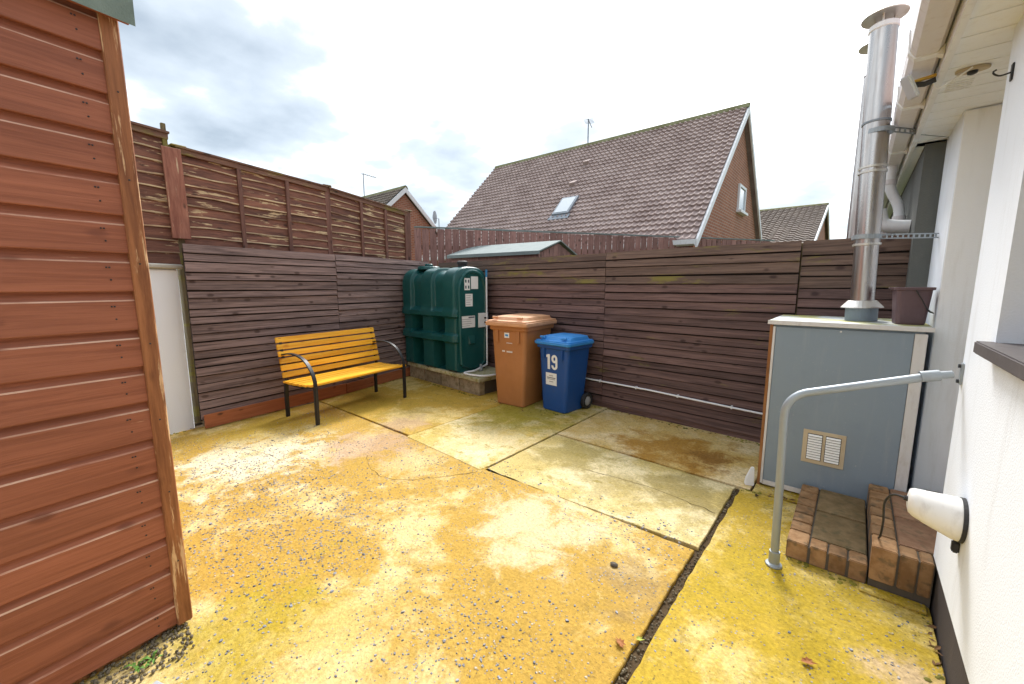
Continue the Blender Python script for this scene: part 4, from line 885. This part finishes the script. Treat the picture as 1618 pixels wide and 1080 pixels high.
def uv_planar(me, ax, ay):
    uv = me.uv_layers.new(name='UVMap')
    for l in me.loops: c = me.vertices[l.vertex_index].co; uv.data[l.index].uv = (c[ax], c[ay])
def gable_house(label, x0, x1, yr, hwid, zr, ze, mat_t, rows, cols, detail=True, group=None, rotz=0, origin=None):
    """ridge along X from x0 to x1 at y=yr; gable wall on the x1 end"""
    H = thing('gabled_house', label, 'house', origin or (0,0,0), rotz)
    zb = -.1; me = pyd('w', [(x1-.12,yr-hwid+.25,zb),(x1-.12,yr+hwid-.25,zb),(x1-.12,yr+hwid-.25,ze+.1),(x1-.12,yr,zr-.18),(x1-.12,yr-hwid+.25,ze+.1)], [(0,1,2,3,4)])
    me2 = MB().loft([[tuple(v.co) for v in me.vertices],[(x0+.12,v.co.y,v.co.z) for v in me.vertices]]).mesh('wall'); uv_planar(me2, 1, 2); link('wall', me2, M_BRICKWALL, H)
    sl = math.hypot(hwid, zr-ze); ca, sa = hwid/sl, (zr-ze)/sl
    for s, nm in ((-1,'near'),(1,'far')):
        if s < 0 and detail:
            mb = MB(); tw = (x1-x0)/cols; th = sl/rows; W = 8
            prf = [(.0,.012),(.14,.030),(.28,.034),(.42,.012),(.55,.0),(.75,.0),(.9,.002),(1.0,.012)]
            for r_ in range(rows):
                jr = .004
                for c in range(cols):
                    b = len(mb.v); off = (r_ % 2)*0; j = rng.uniform(-jr,jr)
                    for d, lift in ((th*(r_+1.06), .060+j),(th*(r_), .004+j)):
                        for u, hgt in prf: mb.v.append((x0+(c+u)*tw, yr-d*ca-sa*(hgt+lift)*1, zr-d*sa+ca*(hgt+lift)))
                    for u, hgt in prf: d = th*(r_+1.06); mb.v.append((x0+(c+u)*tw, yr-d*ca-sa*(hgt+.0), zr-d*sa+ca*(hgt-.004)))
                    for k in range(W-1): mb.f.append((b+k,b+k+1,b+W+k+1,b+W+k)); mb.f.append((b+2*W+k,b+2*W+k+1,b+k+1,b+k))
            o = tag(mb.build('roof_tiles', mat_t, H), kind='stuff')
        MB().loft([[(x,yr,zr-.005),(x,yr+s*hwid,ze-.005),(x,yr+s*hwid,ze-.06),(x,yr,zr-.06)] for x in (x0,x1)]).build('roof_slope', mat_t, H)
        MB().loft([[(x,yr-.0,zr+.02),(x,yr+s*(hwid+.02),ze+.015),(x,yr+s*(hwid+.02),ze-.17),(x,yr,zr-.20)] for x in (x1+.002,x1+.05)]).build('bargeboard', M_PVC, H)
        MB().loft([[(x,yr+s*(hwid+.02),ze-.13),(x,yr+s*(hwid+.02),ze+.0),(x,yr+s*(hwid+.13),ze+.0),(x,yr+s*(hwid+.11),ze-.1)] for x in (x0,x1)]).build('gutter', M_PVC, H)
    MB().loft([[(x,yr-.14,zr-.06),(x,yr-.08,zr+.06),(x,yr,zr+.095),(x,yr+.08,zr+.06),(x,yr+.14,zr-.06)] for x in [x0+(x1+.04-x0)*k/30 for k in range(31)]]).build('ridge_tiles', M_RIDGE, H)
    return H, (lambda d, lift=0.0: (yr-d*ca-sa*lift, zr-d*sa+ca*lift)), math.atan2(sa, ca)
YR, ZR = 13.67, 6.42
big, rp_, pitch = gable_house('brick house with a tall brown tiled roof and rooflight', -12.35, -2.80, YR, 4.1, ZR, 2.42, M_TILE, 28, 62)
# rooflight, vents, gable window
def on_roof(px_, py_, pz_): pass
yv, zv = rp_(3.79, .05)
RL = MB().box(-.30,.30,-.42,.42,0,.06).build('rooflight', M_LEAD, big, (-7.03, yv, zv), (pitch,0,0), bevel=.01)
MB().box(-.235,.235,-.35,.35,.0605,.068).build('rooflight_glass', M_SKYGLASS, RL)
MB().box(-.36,.36,-.62,-.425,.0,.02).build('flashing', M_LEAD, RL)
for x, d in ((-7.33,1.29),(-7.32,2.50)):
    yv, zv = rp_(d, .04); MB().loft([[(-.12,-.14,0),(.12,-.14,0),(.12,.16,0),(-.12,.16,0)],[(-.11,-.13,.11),(.11,-.13,.11),(.11,.14,.02),(-.11,.14,.02)]]).build('tile_vent', M_TILE, big, (x,yv,zv), (pitch,0,0))
gw = MB().box(0,.06,0,.07,0,.74).box(0,.06,.83,.90,0,.74).box(0,.06,.07,.83,0,.07).box(0,.06,.07,.83,.67,.74).build('window', M_PVC, big, (-2.925,13.72,3.62))
MB().box(.02,.03,.072,.828,.072,.668).build('pane', M_SKYGLASS, gw); MB().box(-.02,.14,-.05,.95,-.07,-.002).build('sill', M_PVC, gw)
def aerial(label, loc, h, rz, n=7, parent=None):
    P = thing('tv_aerial', label, 'aerial', loc, rz)
    MB().tube([(0,0,-.3),(0,0,h)], .022, 6).build('mast', M_LEAD, P); MB().tube([(-.1,0,h-.03),(.75,0,h-.03)], .016, 6).build('boom', M_LEAD, P)
    for k in range(n): MB().tube([(-.05+k*.12,-.16,h-.03),(-.05+k*.12,.16,h-.03)], .008, 5).build('element', M_LEAD, P)
    return P
aerial('thin tv aerial on the ridge of the big brick house', (-7.9,YR,ZR+.05), .85, R(110), 4)
left, _, _ = gable_house('small far brick house seen over the lap fence', -18.9, -15.3, 11.07, 3.4, 5.6, 2.5, M_TILE2, 20, 24)
aerial('tv aerial on a tall mast behind the lap fence', (-18.45,11.0,5.65), 1.05, R(100), 8)
P = thing('satellite_dish', 'round grey satellite dish beside the tall roof of the big house', 'satellite dish', (-12.30,10.25,3.95), R(-60))
MB().loft([[(r_*math.cos(6.2832*k/20)*.9, -.12+r_*r_*1.2, r_*math.sin(6.2832*k/20)) for k in range(20)] for r_ in (.02,.12,.24)]).build('dish', M_LEAD, P); MB().tube([(0,-.1,0),(0,.10,-.05),(0,.12,-1.6)], .015, 6).build('arm', M_LEAD, P)
right, _, _ = gable_house('far grey-roofed brick house right of the tall tiled roof', -12.0, -1.42, 24.84, 6.0, 5.2, 2.86, M_TILE2, 22, 44)

# ------------------------------------------------------------------ small litter on the concrete
def leaf(label, loc, s, rz, mat):
    mb = MB(); rr_ = random.Random(int(abs(loc[0])*1000)); ring = []; n = 16
    for i in range(n):
        a = 6.2832*i/n; k = (.62 if i % 2 else 1.0)*rr_.uniform(.8,1.1)*(1.25 if i == 0 else 1); x, y = s*.6*k*math.cos(a), s*.42*k*math.sin(a)
        ring.append((x, y, .25*s*(abs(y)/(s*.42))**1.5+.12*s*rr_.random()+.1*abs(x)))
    mid = [(x*.5, y*.5, z*.35+.002) for x, y, z in ring]
    mb.loft([ring, mid], caps=False); mb.f.append(tuple(n+j for j in range(n)))
    o = mb.build('fallen_leaf', mat, None, loc, (0,0,rz)); tag(o, label, 'leaf')
leaf('curled orange-brown leaf beside the dark gully', (-.60,1.385,.006), .045, R(150), M_LEAF)
leaf('bright green leaf lying in the dark gully', (-.55,1.455,.004), .03, R(30), M_LEAFG)
leaf('dry brown leaf on the yellow-green slab below the steps', (-.02,1.76,.008), .045, R(20), M_LEAF)
leaf('dark leaf beside the boiler cabinet foot', (-.40,3.06,.006), .035, R(70), M_SOIL)
P = thing('loose_stone', 'small grey stone lying alone on the ochre concrete', 'stone', (-.83,1.80,.002))
MB().loft([[(.022*k*math.cos(a)*(1+.2*math.sin(3*a)), .017*k*math.sin(a), z) for a in [6.2832*i/8 for i in range(8)]] for z, k in ((0,.9),(.007,1.0),(.014,.6))]).build('stone', M_MORTAR, P, bevel=.001)
